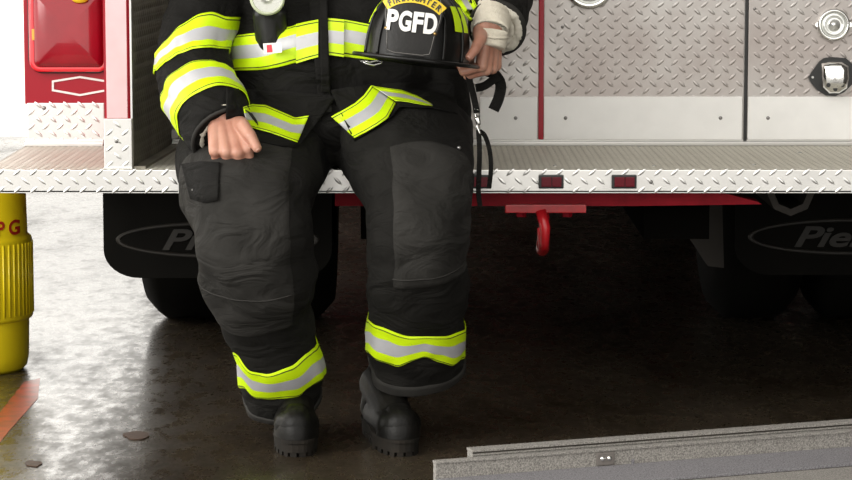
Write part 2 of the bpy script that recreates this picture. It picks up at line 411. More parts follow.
def marker(px):
    c = at(px, 181.5, 0); bm = bmesh.new()
    box(bm, c.x - .028, c.x + .028, -.008, .004, c.z - .0155, c.z + .0155, .003)
    b = part(T, 'marker_light', bm, M['black'], tb, label='small dark red rectangular marker light')
    bm = bmesh.new(); box(bm, c.x - .022, c.x + .001, -.0115, -.004, c.z - .011, c.z + .011, .002); box(bm, c.x + .002, c.x + .023, -.013, -.004, c.z - .011, c.z + .011, .002)
    part(T, 'marker_lens', bm, M['lens_dark'], tb)
for q in (551, 624, 479): marker(q)
# cross member, hook
bm = bmesh.new()
c1 = at(762, 200, .09); c0 = at(335, 200, .09)
zb = at(426, 206, .09).z
prism(bm, [(c0.x, .09, ZL + .01), (c0.x, .09, zb), (at(640, 205, .09).x, .09, zb), (c1.x, .09, zb + .004), (c1.x - .01, .09, zb + .01), (at(690, 200, .09).x, .09, ZL + .01)], (0, .10, 0))
part(T, 'cross_member', bm, M['red_dark'], label='dark red steel cross member')
bm = bmesh.new(); a = at(505, 206, .08); b = at(586, 212.5, .08)
box(bm, a.x, b.x, .07, .17, b.z, a.z + .004, .002)
hk = part(T, 'tow_hook', bm, M['redhook'], label='bright red hook seen edge on')
for q in (521, 567):
    c = at(q, 214, .12); bm = bmesh.new(); cyl(bm, (c.x, .12, c.z - .006), (c.x, .12, c.z + .012), .012, n=6); part(T, 'bolt', bm, M['red_dark'], hk)
bm = bmesh.new(); c = at(543, 228, .10); pts = []
for k in range(15):
    t = math.radians(100 + 17 * k); pts.append(Vector((c.x + .002 * math.sin(k), .12 + math.cos(t) * .045, c.z - .008 + math.sin(t) * .046)))
pts = [Vector((c.x, .105, a.z - .01))] + pts
tube(bm, pts, .0125, 12); tube(bm, [Vector((c.x - .006, .075, a.z - .01)), Vector((c.x + .003, .066, c.z + .005)), Vector((c.x + .003, .068, c.z - .03)), Vector((c.x + .002, .09, c.z - .052))], [.013, .012, .0105, .009], 12)
part(T, 'hook_ring', bm, M['redhook'], hk, True)
# tail pipe
bm = bmesh.new(); c = at(791, 192, .25); 
lathe(bm, (c.x, .25, c.z), (0, 1, 0), [(.040, .0), (.056, 0), (.056, .5), (.040, .5), (.040, 0)], 8)
part(T, 'tail_pipe', bm, M['brownish'])
# mud flaps with raised oval emblem
YM = .80
def mudflap(x0px, x1px, botpx):
    a = at(x0px, botpx, YM); b = at(x1px, botpx, YM); zt = ZL + .03; r = .09
    pts = [Vector((a.x, YM, zt))]
    for k in range(9):
        t = PI + k * PI / 16; pts.append(Vector((a.x + r + r * math.cos(t), YM, a.z + r * .8 + r * .8 * math.sin(t))))
    for k in range(9):
        t = 1.5 * PI + k * PI / 16; pts.append(Vector((b.x - r + r * math.cos(t), YM, a.z + r * .8 + r * .8 * math.sin(t))))
    pts.append(Vector((b.x, YM, zt)))
    bm = bmesh.new(); prism(bm, pts, (0, .012, 0)); fl = part(T, 'mud_flap', bm, M['rubber'])
    cx = (a.x + b.x) / 2; cz = a.z + .098; bm = bmesh.new(); w = (b.x - a.x) / 2 - .038
    N_ = 64; A = []
    for k in range(N_):
        t = 2 * PI * k / N_
        A.append([Vector((cx + (w + d) * math.cos(t), YM - y, cz + (.042 + d * .7) * math.sin(t))) for d, y in ((-.007, 0), (-.003, .003), (.003, .003), (.007, 0))])
    V = [[bm.verts.new(p) for p in q] for q in A]
    for k in range(N_):
        for j in range(3): bm.faces.new((V[k][j], V[(k + 1) % N_][j], V[(k + 1) % N_][j + 1], V[k][j + 1]))
    t = text_mesh('Pierce', .085, .002, .002, .35)
    for v in t.verts: v.co = Vector((cx + v.co.x * 1.35, YM - .001 + -v.co.z, cz - .024 + v.co.y * .85))
    merge(bm, t, 0)
    part(T, 'flap_emblem', bm, M['rubber_logo'], fl, label='raised dusty oval with script lettering')
    return cx
cxl = mudflap(104, 332, 278); cxr = mudflap(735, 963, 275)
def wheel(cx, cy):
    for dx in (-.145, .145):
        bm = bmesh.new()
        lathe(bm, (cx + dx - .12, cy, .50), (1, 0, 0), [(.29, 0), (.45, .0), (.485, .03), (.50, .05), (.50, .19), (.485, .21), (.45, .24), (.29, .24)], 40)
        lathe(bm, (cx + dx - .12, cy, .50), (1, 0, 0), [(.29, 0), (.27, .05), (.12, .10), (.0, .10)], 30)
        part(T, 'tyre', bm, M['rubber'], None, True)
        if abs(cy) > 4: break
wheel(cxl, 1.75); wheel(cxr, 1.75)
for x in (XL + .3, XR - .45): wheel(x + .145, 5.6)

# ---- rear wall parts
def rx(px, Y=YB): return at(px, 100, Y).x
def rz(py, Y=YB): return at(426, py, Y).z
YF = YB - .012        # front face of the doors
def tread_panel(name, x0, x1, y0, y1, kick=None, Y=YB, mt='tread_rear', th=.012, parent=None, ph=(0, 0), skip=None, lab=None):
    """pixel extents in the plane of the rear wall"""
    bm = bmesh.new(); Yf = Y - th
    X0, X1, Z0, Z1 = rx(x0, Yf), rx(x1, Yf), rz(y1, Yf), rz(y0, Yf)
    box(bm, X0, X1, Yf, Y + .01, Z0, Z1, .002)
    lozenges(bm, (X0, Yf - .0001, Z0), (1, 0, 0), (0, 0, 1), (0, -1, 0), X1 - X0, Z1 - Z0, .0353, .0125, .0036, .0022, 0, skip, ph)
    return part(T, name, bm, M[mt], parent, label=lab)
# back wall behind the doors
bm = bmesh.new(); box(bm, rx(104), XR, YB + .003, YB + .06, ZT, 2.4); part(T, 'rear_wall', bm, M['steel'])
dskip = None
dL = tread_panel('compartment_panel', 165, 539, -330, 139, ph=(.004, .01), lab='tread plate panel behind the firefighter')
dM = tread_panel('compartment_door', 543.5, 743.5, -330, 139, ph=(.004, .012), lab='tread plate door right of the red strip')
dR = tread_panel('compartment_door', 747.5, 990, -330, 139, ph=(.004, .012), lab='tread plate door at the right edge')
def plate(parent, x0, x1, y0, y1, screws, m='plate', name='kick_plate', Y=YF):
    bm = bmesh.new(); box(bm, rx(x0, Y), rx(x1, Y), Y - .004, Y + .002, rz(y1, Y), rz(y0, Y), .0015)
    o = part(T, name, bm, M[m], parent, label='plain white metal kick plate')
    for x, y in screws: rivet(parent, x, y, Y - .004, .0045)
plate(dL, 480, 537, 97, 139.5, [(515.6, 118)])
plate(dM, 544, 742, 96.5, 139.5, [(565.5, 118), (720.5, 118)])
plate(dR, 748, 989, 96.5, 139.5, [(768, 118), (860, 118)])
rivet(dR, 754.8, 9, YF, .004); rivet(dM, 562.5, 27, YF, .004)
bm = bmesh.new(); box(bm, rx(538.2), rx(543.3), YB - .018, YB + .01, rz(139), 2.4, .002); part(T, 'red_trim_strip', bm, M['red'], label='narrow dark red upright strip')
bm = bmesh.new(); box(bm, rx(744), rx(747), YB - .004, YB + .01, rz(141), 2.4); part(T, 'door_seal', bm, M['black'])
bm = bmesh.new(); box(bm, rx(165), XR, YB - .020, YB + .01, ZT, rz(141.5), .002); part(T, 'door_sill', bm, M['steel'])
# lamps on doors
def lamp(px, py, rpx, parent, name='round_lamp'):
    c = at(px, py, YF); r = rpx * 6.6 / FPX; bm = bmesh.new()
    lathe(bm, c, (0, -1, 0), [(r * 1.0, 0), (r, .010), (r * .93, .018), (r * .80, .020), (r * .76, .012), (r * .74, .006)], 40)
    o = part(T, name, bm, M['chrome'], parent, True, label='round lamp with chrome bezel')
    bm = bmesh.new()
    lathe(bm, c, (0, -1, 0), [(r * .76, .010), (r * .62, .022), (r * .5, .018), (r * .32, .016), (r * .28, .026), (0, .029)], 40)
    part(T, 'lamp_glass', bm, M['glass'], parent, True)
    for s in (-1, 1):
        bm = bmesh.new(); cyl(bm, c + Vector((s * r * .98, -.001, 0)), c + Vector((s * r * .98, -.014, 0)), .006, n=10); part(T, 'lamp_screw', bm, M['chrome'], parent)
lamp(589, -16, 25, dM); lamp(833, 24.5, 16.5, dR)
# hooded licence lamp
c = at(831, 76, YF); s = 6.6 / FPX
def pp(pts, y, d): return [Vector((c.x + a * s, y, c.z - b * s)) for a, b in pts]
bm = bmesh.new()
outl = [(-23, 1), (-20, -4), (-13, -14), (-8, -18), (0, -19), (14, -18), (20, -13), (24, -4), (25, 2), (21, 8), (13, 16), (4, 20), (-6, 19), (-14, 14), (-20, 7)]
prism(bm, pp(outl, YF - .010, 0), (0, .011, 0))
hb_ = part(T, 'licence_lamp', bm, M['black'], dR, label='black teardrop lamp base with chrome hood')
bm = bmesh.new()
ho = [(-11, -13), (-4, -15), (9, -15), (16, -11), (17, 2), (15, 12), (7, 17), (-3, 17), (-10, 11), (-11.5, 0)]
n = len(ho); rings = []
for k, (sc_, dy) in enumerate(((1, .009), (1.0, .022), (.93, .034), (.75, .041), (.4, .044), (.02, .045))):
    rings.append([bm.verts.new(Vector((c.x + (1 + (a - 1) * sc_) * s, YF - dy, c.z - (1 + (b - 1) * sc_) * s))) for a, b in ho])
for k in range(5):
    for i in range(n): bm.faces.new((rings[k][i], rings[k][(i + 1) % n], rings[k + 1][(i + 1) % n], rings[k + 1][i]))
bmesh.ops.subdivide_edges(bm, edges=bm.edges, cuts=1, use_grid_fill=True, smooth=.6)
part(T, 'lamp_hood', bm, M['chrome'], dR, True)
for a, b, z in ((-5, 8, .040), (2, 12, .038), (9, 8, .038)):
    bm = bmesh.new(); q = Vector((c.x + a * s, YF - z, c.z - b * s)); cyl(bm, q, q + Vector((0, -.004, 0)), .0055, n=12); part(T, 'hood_screw', bm, M['black'], dR)
for a in (-19, 22):
    bm = bmesh.new(); q = Vector((c.x + a * s, YF - .010, c.z - 1 * s)); cyl(bm, q, q + Vector((0, -.003, 0)), .003, n=10); part(T, 'lamp_screw', bm, M['steel'], dR)

# ---- left: tail light bay, corner post, recess side
bm = bmesh.new(); box(bm, XL, rx(107), YB - .006, YB + .05, rz(104), 2.4, .003)
tlp = part(T, 'tail_light_panel', bm, M['red'])
tp = tread_panel('lower_tread_plate', 27, 104, 103, 145, Y=YB, mt='tread', th=.014, ph=(.01, .010), lab='bright silver tread plate')
rivet(tp, 44, 108, YB - .014, .005)
bm = bmesh.new(); box(bm, XL + .001, rx(104), YB - .032, YB, ZT, ZT + .009, .002); box(bm, XL + .001, rx(104), YB - .020, YB, ZT, ZT + .016, .002); part(T, 'angle_trim', bm, M['tread'])
def rrect(cx, cz, w, h, r, y, seg=6):
    pts = []
    for q, (sx, sz) in enumerate(((1, 1), (-1, 1), (-1, -1), (1, -1))):
        for k in range(seg + 1):
            t = q * PI / 2 + k * PI / 2 / seg
            pts.append(Vector((cx + sx * (w / 2 - r) + r * math.cos(t), y, cz + sz * (h / 2 - r) + r * math.sin(t))))
    return pts
cx, cz = (rx(30) + rx(112)) / 2, (rz(-14) + rz(73)) / 2; W_, H_ = rx(112) - rx(30), rz(-14) - rz(73)
def pillow(cx, cz, W, H, r, levels):
    bm = bmesh.new(); rings = []
    for d, y in levels: rings.append([bm.verts.new(p) for p in rrect(cx, cz, W - 2 * d, H - 2 * d, max(r - d, .003), y)])
    n = len(rings[0])
    for k in range(len(rings) - 1):
        for i in range(n): bm.faces.new((rings[k][i], rings[k][(i + 1) % n], rings[k + 1][(i + 1) % n], rings[k + 1][i]))
    bm.faces.new(rings[-1]); return bm
y0 = YB - .006
bm = pillow(cx, cz, W_, H_, .035, [(0, y0), (0, y0 - .008), (.004, y0 - .010)])
tl = part(T, 'tail_light', bm, M['black'], None, label='large square red tail light')
bm = pillow(cx, cz, W_, H_, .03, [(.004, y0 - .008), (.004, y0 - .020), (.010, y0 - .026), (.016, y0 - .022)])
part(T, 'lens_rim', bm, M['lens_edge'], tl, True)
bm = pillow(cx, cz, W_, H_, .03, [(.015, y0 - .020), (.020, y0 - .034), (.030, y0 - .040), (.050, y0 - .044), (.075, y0 - .046)])
part(T, 'lens', bm, M['lens'], tl, True)
for x, y in ((38, 6), (39, 63)): rivet(tl, x, y, y0 - .028, .006, 'dullscrew')
bm = bmesh.new(); a = at(32, 29, y0 - .025); b = at(36, 40, y0 - .025); box(bm, a.x, b.x, y0 - .030, y0 - .02, b.z, a.z, .001); part(T, 'amber_reflector', bm, M['amber'], tl)
c = at(80, -1, y0 - .046); bm = bmesh.new(); lathe(bm, c, (0, -1, 0), [(.02, 0), (.018, .004), (0, .006)], 20, scale=(1, .5)); part(T, 'lamp_label', bm, M['sh_yellow'], tl, True)
# hexagon emblem
bm = bmesh.new(); ye = YB - .0065
ho = [(52, 80.5), (80, 76), (108, 80.5), (108, 91), (80, 96), (52, 91)]; hi = [(54, 82.2), (80, 78), (106, 82.2), (106, 89.3), (80, 94), (54, 89.3)]
A = [at(x, y, ye) for x, y in ho]; B = [at(x, y, ye) for x, y in hi]
for k in range(6):
    prism(bm, [A[k], A[(k + 1) % 6], B[(k + 1) % 6], B[k]], (0, -.003, 0))
em = part(T, 'hexagon_emblem', bm, M['white'], tlp, label='white outlined long hexagon')
# corner post: box with a flared inner side
YP = .02
xa, xb = at(104, 100, YP).x, at(131, 100, YP).x
xbk = at(171, 145, YB).x
bm = bmesh.new()
prism(bm, [Vector((xa, YP, ZT)), Vector((xb, YP, ZT)), Vector((xbk, YB, ZT)), Vector((xa, YB, ZT))], (0, 0, 1.6))
bmesh.ops.bevel(bm, geom=[e for e in bm.edges if abs(e.verts[0].co.z - e.verts[1].co.z) > 1], offset=.006, segments=3, affect='EDGES')
post = part(T, 'corner_post', bm, M['red'], label='red upright post')
M['pinkglare'] = mat('pale_pink_painted_glare', (.78, .52, .54), .35, noise_amt=.08, noise_scale=20)  # glare on the red post front, painted as a pale pink strip
bm = bmesh.new(); box(bm, xa + .006, xb - .008, YP - .0015, YP + .004, at(115, 118, YP).z, ZT + 1.55, .0008); part(T, 'post_glare_strip', bm, M['pinkglare'], post, label='pale pink glare painted on the red post')
bm = bmesh.new(); zt_ = at(115, 118.5, YP).z
box(bm, xa - .001, xb + .001, YP - .004, YP + .03, ZT, zt_, .0015)
lozenges(bm, (xa, YP - .0041, ZT), (1, 0, 0), (0, 0, 1), (0, -1, 0), xb - xa, zt_ - ZT, .0353, .0115, .0033, .0018, 0, None, (.012, .012))
part(T, 'post_tread_plate', bm, M['tread'], post, label='silver tread plate guard')
rivet(post, 116.8, 141, YP - .004, .005)
bm = bmesh.new(); box(bm, xa - .002, xb + .002, YP - .010, YP + .02, ZT, ZT + .005, .001); part(T, 'post_flange', bm, M['tread'], post)
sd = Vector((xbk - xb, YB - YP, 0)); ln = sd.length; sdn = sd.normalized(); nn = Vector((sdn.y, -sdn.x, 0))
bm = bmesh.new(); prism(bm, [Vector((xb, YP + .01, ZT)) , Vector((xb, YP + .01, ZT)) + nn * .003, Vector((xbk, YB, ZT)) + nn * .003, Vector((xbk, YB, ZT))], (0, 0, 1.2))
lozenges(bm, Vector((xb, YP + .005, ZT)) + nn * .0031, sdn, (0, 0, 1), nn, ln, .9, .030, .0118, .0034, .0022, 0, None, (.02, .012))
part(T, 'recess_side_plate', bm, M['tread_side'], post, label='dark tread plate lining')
bm = bmesh.new(); box(bm, xb - .001, xb + .003, YP - .002, YP + .012, zt_, 1.9); part(T, 'post_edge_strip', bm, M['tread'], post)
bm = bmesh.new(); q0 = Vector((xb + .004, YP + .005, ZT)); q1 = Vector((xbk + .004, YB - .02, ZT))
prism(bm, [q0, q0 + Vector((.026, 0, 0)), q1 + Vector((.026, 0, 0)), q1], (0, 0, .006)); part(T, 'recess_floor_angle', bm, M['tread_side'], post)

# ------------------------------------------------------------------ yellow barrel
yb = .84; bc = at(-24, 300, yb); Rb = at(32.5, 300, yb).x - bc.x
zof = lambda py: at(0, py, yb - Rb).z
tb_ = Thing('storage_barrel', 'yellow plastic barrel with ribbed middle and red stencilled letters under the tailboard', 'barrel', (bc.x, yb, 0))
bm = bmesh.new(); z1, z2 = zof(243), zof(325); n = 120
prof = [(.0, 0), (Rb * .80, 0), (Rb * .88, .012), (Rb * .915, .04), (Rb * .93, z2 - .004), (Rb * .985, z2), (Rb, z2 + .006), (Rb, z1 - .006), (Rb * .985, z1), (Rb * .925, z1 + .008), (Rb * .90, .50), (Rb * .86, .515), (0, .515)]
lathe(bm, (bc.x, yb, 0), (0, 0, 1), prof, n)
barrel = part(tb_, 'drum', bm, M['yellow'], None, True, angle=50)
bm = bmesh.new()
for k in range(56):
    t = 2 * PI * k / 56; d = Vector((math.cos(t), math.sin(t), 0)); c = Vector((bc.x, yb, 0)) + d * (Rb * .998)
    cyl(bm, c + Vector((0, 0, z2 + .012)), c + Vector((0, 0, z1 - .012)), .0032, n=6)
part(tb_, 'ribbed_band', bm, M['yellow'], barrel, True)
for ch, px in (('P', 9.5), ('G', 21.5)):
    t = text_mesh(ch, .050, .0008, .0014); Sb = FPX / 6.68
    for v in t.verts:
        r = Rb * .932 + v.co.z - v.co.y * .05
        a = math.asin(min(.97, ((px + 24) / Sb + v.co.x * .66) / r))
        v.co = Vector((bc.x + r * math.sin(a), yb - r * math.cos(a), zof(237.5) + v.co.y))
    part(tb_, 'stencil_letter', t, M['redtext'], barrel, label='red stencil letter ' + ch)

# ------------------------------------------------------------------ foreground ramp
def ramp():
    zt = .077
    L0 = atz(436, 462, zt); R0 = atz(852, 430.5, zt); d = (R0 - L0); d.z = 0; d.normalize()
    nrm = Vector((d.y, -d.x, 0))                 # toward the camera
    t = Thing('threshold_ramp', 'low speckled grey stepped ramp lying on the floor at lower right', 'ramp', (L0.x, L0.y, 0))
    Ln = 1.9
    def slab(name, start, f0, f1, z0, z1, bev=.0025, lab=None, m='ramp', length=Ln, par=None):
        b2 = bmesh.new(); box(b2, start, length, f0, f1, z0, z1, bev); bm = bmesh.new()
        mt = Matrix(((d.x, nrm.x, 0, L0.x), (d.y, nrm.y, 0, L0.y), (0, 0, 1, 0), (0, 0, 0, 1)))
        merge(bm, b2, 0, mt); return part(t, name, bm, M[m], par, label=lab)
    main = slab('upright_board', 0, -.016, 0, .002, zt, .0015)
    slab('board_lip', -.001, -.017, .003, zt - .004, zt + .001, .001, par=main)
    back = slab('back_board', .086, -.050, -.022, .002, .090, .0015)
    slab('board_lip', .085, -.051, -.019, .0865, .0915, .001, par=back)
    slab('board_lip', .087, -.024, -.0195, .0795, .0820, .0008, par=back)
    slab('board_groove', .087, -.0225, -.0215, .0830, .0860, 0, m='brownish', par=back)
    led = slab('ledge_board', .002, .0005, .155, .002, .043, .002, m='ramp_blue_shade', lab='lower ledge with bluish shade in its colour')
    slab('board_seam', .428, .0004, .004, .036, .052, 0, m='ramp_blue_shade', length=.433, par=main)
    fr = slab('front_board', -.02, .157, .42, .002, .037, .002)
    slab('board_groove', -.018, .156, .159, .030, .0376, 0, m='brownish', par=fr)
    # little plate with two screws on the upright face
    c = at(608.5, 460.5, L0.y); u = (atz(608.5, 460.5, .057) - L0).dot(d); zc = .0585
    hp = slab('hinge_plate', u - .020, 0, .005, zc - .014, zc + .0125, .002, m='greyplate', length=u + .020, lab='small grey plate with two screws')
    for s_ in (-.007, .008):
        q = L0 + d * (u + s_) + nrm * .005; bm = bmesh.new(); lathe(bm, (q.x, q.y, zc), nrm, [(.0055, 0), (.005, .002), (0, .0035)], 14); part(t, 'screw', bm, M['chrome'], hp, True)
ramp()

# ------------------------------------------------------------------ firefighter
def proj(p):
    v = p - CAM; z = v.dot(FW); return 426 + v.x / z * FPX, 240 - v.dot(UPV) / z * FPX
def vnoise(p, sx, sy, sz, seed): return noise.noise(Vector((p.x * sx + seed, p.y * sy - seed, p.z * sz + 2 * seed)))
class Loft:
    def __init__(s, rings, seed=0, amp=.006, fold=(6, 6, 14), power=2.0, extra=None, side=(1, 0, 0)):
        s.n = len(rings) - 1; s.seed = seed; s.amp = amp; s.fold = fold; s.power = power; s.extra = extra; s.side = Vector(side)
        s.P = []
        for px, py, Y, rx_, rd in rings:
            c = at(px, py, Y); s.P.append((c.x, c.y, c.z, rx_, rd))
    def ring(s, u):
        q = catmull(s.P, u); a = catmull(s.P, max(0, u - .15)); b = catmull(s.P, min(s.n, u + .15))
        t = (Vector(b[:3]) - Vector(a[:3])).normalized()
        x = (s.side - t * s.side.dot(t)).normalized(); f = t.cross(x)
        return Vector(q[:3]), x, f, q[3], q[4]
    def pt(s, u, v, off=0):
        c, x, f, rx_, rd = s.ring(u)
        cv, sv = math.cos(v), math.sin(v); e = 2.0 / s.power
        cv = math.copysign(abs(cv) ** e, cv); sv = math.copysign(abs(sv) ** e, sv)
        p = c + x * (cv * rx_) + f * (sv * rd); r = (p - c).normalized()
        a = vnoise(p, *s.fold, s.seed); b = vnoise(p, s.fold[0] * 2.3, s.fold[1] * 2.3, s.fold[2] * 1.8, s.seed + 9)
        d = (abs(a) * 2 - .5) * s.amp + (abs(b) * 2 - .4) * s.amp * .45
        if s.extra: d += s.extra(u, v, p)
        return p + r * (d + off)
    def bmesh(s, nu=60, nv=56, u0=0, u1=None):
        u1 = s.n if u1 is None else u1
        bm = bmesh.new(); R = []
        for i in range(nu + 1):
            u = u0 + (u1 - u0) * i / nu; R.append([bm.verts.new(s.pt(u, 2 * PI * k / nv)) for k in range(nv)])
        for i in range(nu):
            for k in range(nv): bm.faces.new((R[i][k], R[i][(k + 1) % nv], R[i + 1][(k + 1) % nv], R[i + 1][k]))
        bm.faces.new(R[0][::-1]); bm.faces.new(R[-1]); return bm
    def solve(s, v, py):
        lo, hi = 0.0, float(s.n)
        for _ in range(22):
            m = (lo + hi) / 2
            if proj(s.pt(m, v))[1] < py: lo = m
            else: hi = m
        return (lo + hi) / 2
def poly(curve, x):
    if x <= curve[0][0]: return curve[0][1]
    for (a, b), (c, d) in zip(curve, curve[1:]):
        if x <= c:
            t = (x - a) / (c - a); t = t * t * (3 - 2 * t) * .4 + t * .6; return b + (d - b) * t
    return curve[-1][1]
ROWS = [(0, 0), (.055, 1), (.085, 0), (.33, 2), (.67, 0), (.915, 1), (.945, 0), (1, 0)]   # lime, stitch, lime, silver, lime, stitch, lime
BAND = lambda: [M['lime'], M['stitch'], M['silver']]
def band_mesh(loft, top, bot, vs=(0, 180), wrap=True, off=.004, nv=72):
    bm = bmesh.new()
    a0, a1 = math.radians(vs[0]), math.radians(vs[1])
    vis = []
    for k in range(nv + 1):
        v = a0 + (a1 - a0) * k / nv
        px = proj(loft.pt(loft.solve(v, poly(top, 0)), v))[0]
        for _ in range(3):
            px = proj(loft.pt(loft.solve(v, poly(top, px)), v))[0]
        vis.append((v, loft.solve(v, poly(top, px)), loft.solve(v, poly(bot, px))))
    for _ in range(3):
        vis = [vis[0]] + [(b_[0], (a_[1] + 2 * b_[1] + c_[1]) / 4, (a_[2] + 2 * b_[2] + c_[2]) / 4) for a_, b_, c_ in zip(vis, vis[1:], vis[2:])] + [vis[-1]]
    cols = list(vis)
    if wrap:
        n2 = 40; b0 = vis[-1]; b1 = vis[0]
        for k in range(1, n2):
            f = k / n2; cols.append((b0[0] + (b1[0] + 2 * PI - b0[0]) * f, b0[1] + (b1[1] - b0[1]) * f, b0[2] + (b1[2] - b0[2]) * f))
    G = [[bm.verts.new(loft.pt(c[1] + (c[2] - c[1]) * r[0], c[0], off if 0 < r[0] < 1 else off - .0025)) for r in ROWS] for c in cols]
    n = len(G)
    for i in range(n if wrap else n - 1):
        for j in range(len(ROWS) - 1):
            f = bm.faces.new((G[i][j], G[(i + 1) % n][j], G[(i + 1) % n][j + 1], G[i][j + 1])); f.material_index = ROWS[j][1]
    return bm
def band_u(loft, f0, f1, off, nv=90):
    bm = bmesh.new(); G = []
    for k in range(nv):
        v = 2 * PI * k / nv; G.append([bm.verts.new(loft.pt(f0(v) + (f1(v) - f0(v)) * r[0], v, off if 0 < r[0] < 1 else off - .0025)) for r in ROWS])
    for i in range(nv):
        for j in range(len(ROWS) - 1): bm.faces.new((G[i][j], G[(i + 1) % nv][j], G[(i + 1) % nv][j + 1], G[i][j + 1])).material_index = ROWS[j][1]
    return bm
def resample(pts, n):
    P = [Vector((a, b, 0)) for a, b in pts]; L_ = [0]
    for a, b in zip(P, P[1:]): L_.append(L_[-1] + (b - a).length)
    out = []
    for k in range(n):
        d = L_[-1] * k / (n - 1)
        for i in range(len(P) - 1):
            if d <= L_[i + 1] + 1e-9:
                t = (d - L_[i]) / max(L_[i + 1] - L_[i], 1e-9); q = P[i].lerp(P[i + 1], t); out.append((q.x, q.y)); break
    return out
def drape(bvh, top, bot, ns=28, rows=12, off=.003, smooth_=0, mats_rows=None, amp=0):
    A = resample(top, ns); B = resample(bot, ns)
    ts = [r[0] for r in mats_rows] if mats_rows else [j / rows for j in range(rows + 1)]
    D = []; last = 5.8
    for i in range(ns):
        row = []
        for t in ts:
            px = A[i][0] + (B[i][0] - A[i][0]) * t; py = A[i][1] + (B[i][1] - A[i][1]) * t
            hit = bvh.ray_cast(CAM, ray(px, py))
            if hit[0] is not None: last = hit[3]
            row.append((px, py, last))
        D.append(row)
    for _ in range(smooth_):
        E = [[q[2] for q in r] for r in D]
        for i in range(ns):
            for j in range(len(ts)):
                nb = [E[a][b] for a, b in ((i - 1, j), (i + 1, j), (i, j - 1), (i, j + 1)) if 0 <= a < ns and 0 <= b < len(ts)]
                D[i][j] = (*D[i][j][:2], min(E[i][j], .5 * E[i][j] + .5 * sum(nb) / len(nb)) if _ % 2 else .5 * E[i][j] + .5 * sum(nb) / len(nb))
    bm = bmesh.new()
    G = []
    for i, r in enumerate(D):
        g = []
        for px, py, d in r:
            p = CAM + ray(px, py) * (d - off)
            if amp: p -= FW * amp * abs(vnoise(p, 11, 11, 9, 3))
            g.append(bm.verts.new(p))
        G.append(g)
    for i in range(ns - 1):
        for j in range(len(ts) - 1):
            f = bm.faces.new((G[i][j], G[i + 1][j], G[i + 1][j + 1], G[i][j + 1]))
            if mats_rows: f.material_index = mats_rows[j][1]
    return bm
def thicken(bm, th):
    """give a draped sheet real thickness, behind its face"""
    bmesh.ops.recalc_face_normals(bm, faces=bm.faces)
    vs = list(bm.verts); fs = list(bm.faces)
    back = {v: bm.verts.new(v.co + ray(*proj(v.co)) * th) for v in vs}
    edges = [e for e in bm.edges if len(e.link_faces) == 1]
    for f in fs:
        q = bm.faces.new([back[v] for v in reversed(f.verts)]); q.material_index = f.material_index
    for e in edges:
        try: bm.faces.new((e.verts[0], e.verts[1], back[e.verts[1]], back[e.verts[0]])).material_index = e.link_faces[0].material_index
        except ValueError: pass
    return bm
def bvh_of(*meshes):
    V = []; F = []
    for me in meshes:
        o = len(V); V += [v.co.copy() for v in me.vertices]; F += [tuple(i + o for i in p.vertices) for p in me.polygons]
    return BVHTree.FromPolygons(V, F)

# ---- trousers
def knee_folds(u, v, p):
    return 0
legR = Loft([(280, 118, .22, .12, .12), (257, 148, .04, .168, .125), (249, 182, -.15, .156, .120), (253, 222, -.27, .125, .118), (257, 262, -.26, .124, .115),
             (263, 305, -.205, .106, .105), (276, 345, -.15, .092, .096), (281, 378, -.105, .089, .092), (283, 399, -.075, .084, .086)], 3, .010, (5, 5, 9), 2.25)
legL = Loft([(385, 116, .22, .12, .12), (402, 134, .06, .150, .125), (409, 158, -.13, .142, .120), (416, 195, -.25, .120, .116), (416, 235, -.275, .108, .114),
             (416, 270, -.25, .107, .108), (416, 310, -.19, .107, .102), (416, 345, -.135, .107, .100), (416, 369, -.10, .101, .094)], 11, .010, (5, 5, 9), 2.25)
bm = bmesh.new()
merge(bm, legR.bmesh(70, 64)); merge(bm, legL.bmesh(70, 64))
capsule(bm, at(285, 112, .20), .14, at(390, 110, .20), .14, 24)
capsule(bm, at(310, 130, .06), .085, at(350, 128, .06), .085, 20)
capsule(bm, at(318, 146, .0), .05, at(346, 142, .0), .05, 20)
def seat_fit(me):
    for v in me.vertices:
        if v.co.y > -.006 and v.co.z > .40 and v.co.z < ZT + .004: v.co.z = ZT + .004
trousers = remesh(bm, 'trousers', .0055, 3, M['fabric2']); seat_fit(trousers)
# ---- jacket
def belly(u, v, p): return .010 * math.sin(v) ** 3 * math.exp(-((u - 7.2) / 1.2) ** 2) if math.sin(v) > 0 else 0
torso = Loft([(338, -142, .16, .075, .08), (338, -122, .16, .13, .105), (338, -100, .16, .19, .125), (338, -70, .15, .225, .145), (338, -25, .14, .240, .160),
              (338, 20, .125, .245, .170), (338, 60, .11, .246, .176), (338, 95, .11, .246, .180), (338, 122, .12, .24, .178), (338, 138, .13, .22, .165)], 5, .014, (6, 6, 12), 2.3, belly)
slR = Loft([(252, -92, .16, .085, .085), (236, -62, .14, .098, .095), (214, -10, .07, .086, .088), (194, 42, .0, .080, .086), (197, 84, -.065, .086, .086),
            (225, 137, -.205, .077, .078)], 21, .007, (9, 9, 14), 2.05)
slL = Loft([(425, -92, .16, .085, .085), (445, -70, .16, .098, .095), (472, -42, .15, .092, .092), (495, -22, .09, .082, .086), (498, -4, .01, .074, .080),
            (500, 13, -.08, .067, .072), (497, 28, -.14, .061, .066)], 33, .008, (9, 9, 14), 2.1)
bm = bmesh.new()
merge(bm, torso.bmesh(70, 90)); merge(bm, slR.bmesh(56, 44)); merge(bm, slL.bmesh(56, 44))
for s_, q in ((-1, at(252, -88, .16)), (1, at(425, -88, .16))):
    capsule(bm, at(338 + 45 * s_, -92, .16), .095, q, .088, 24)
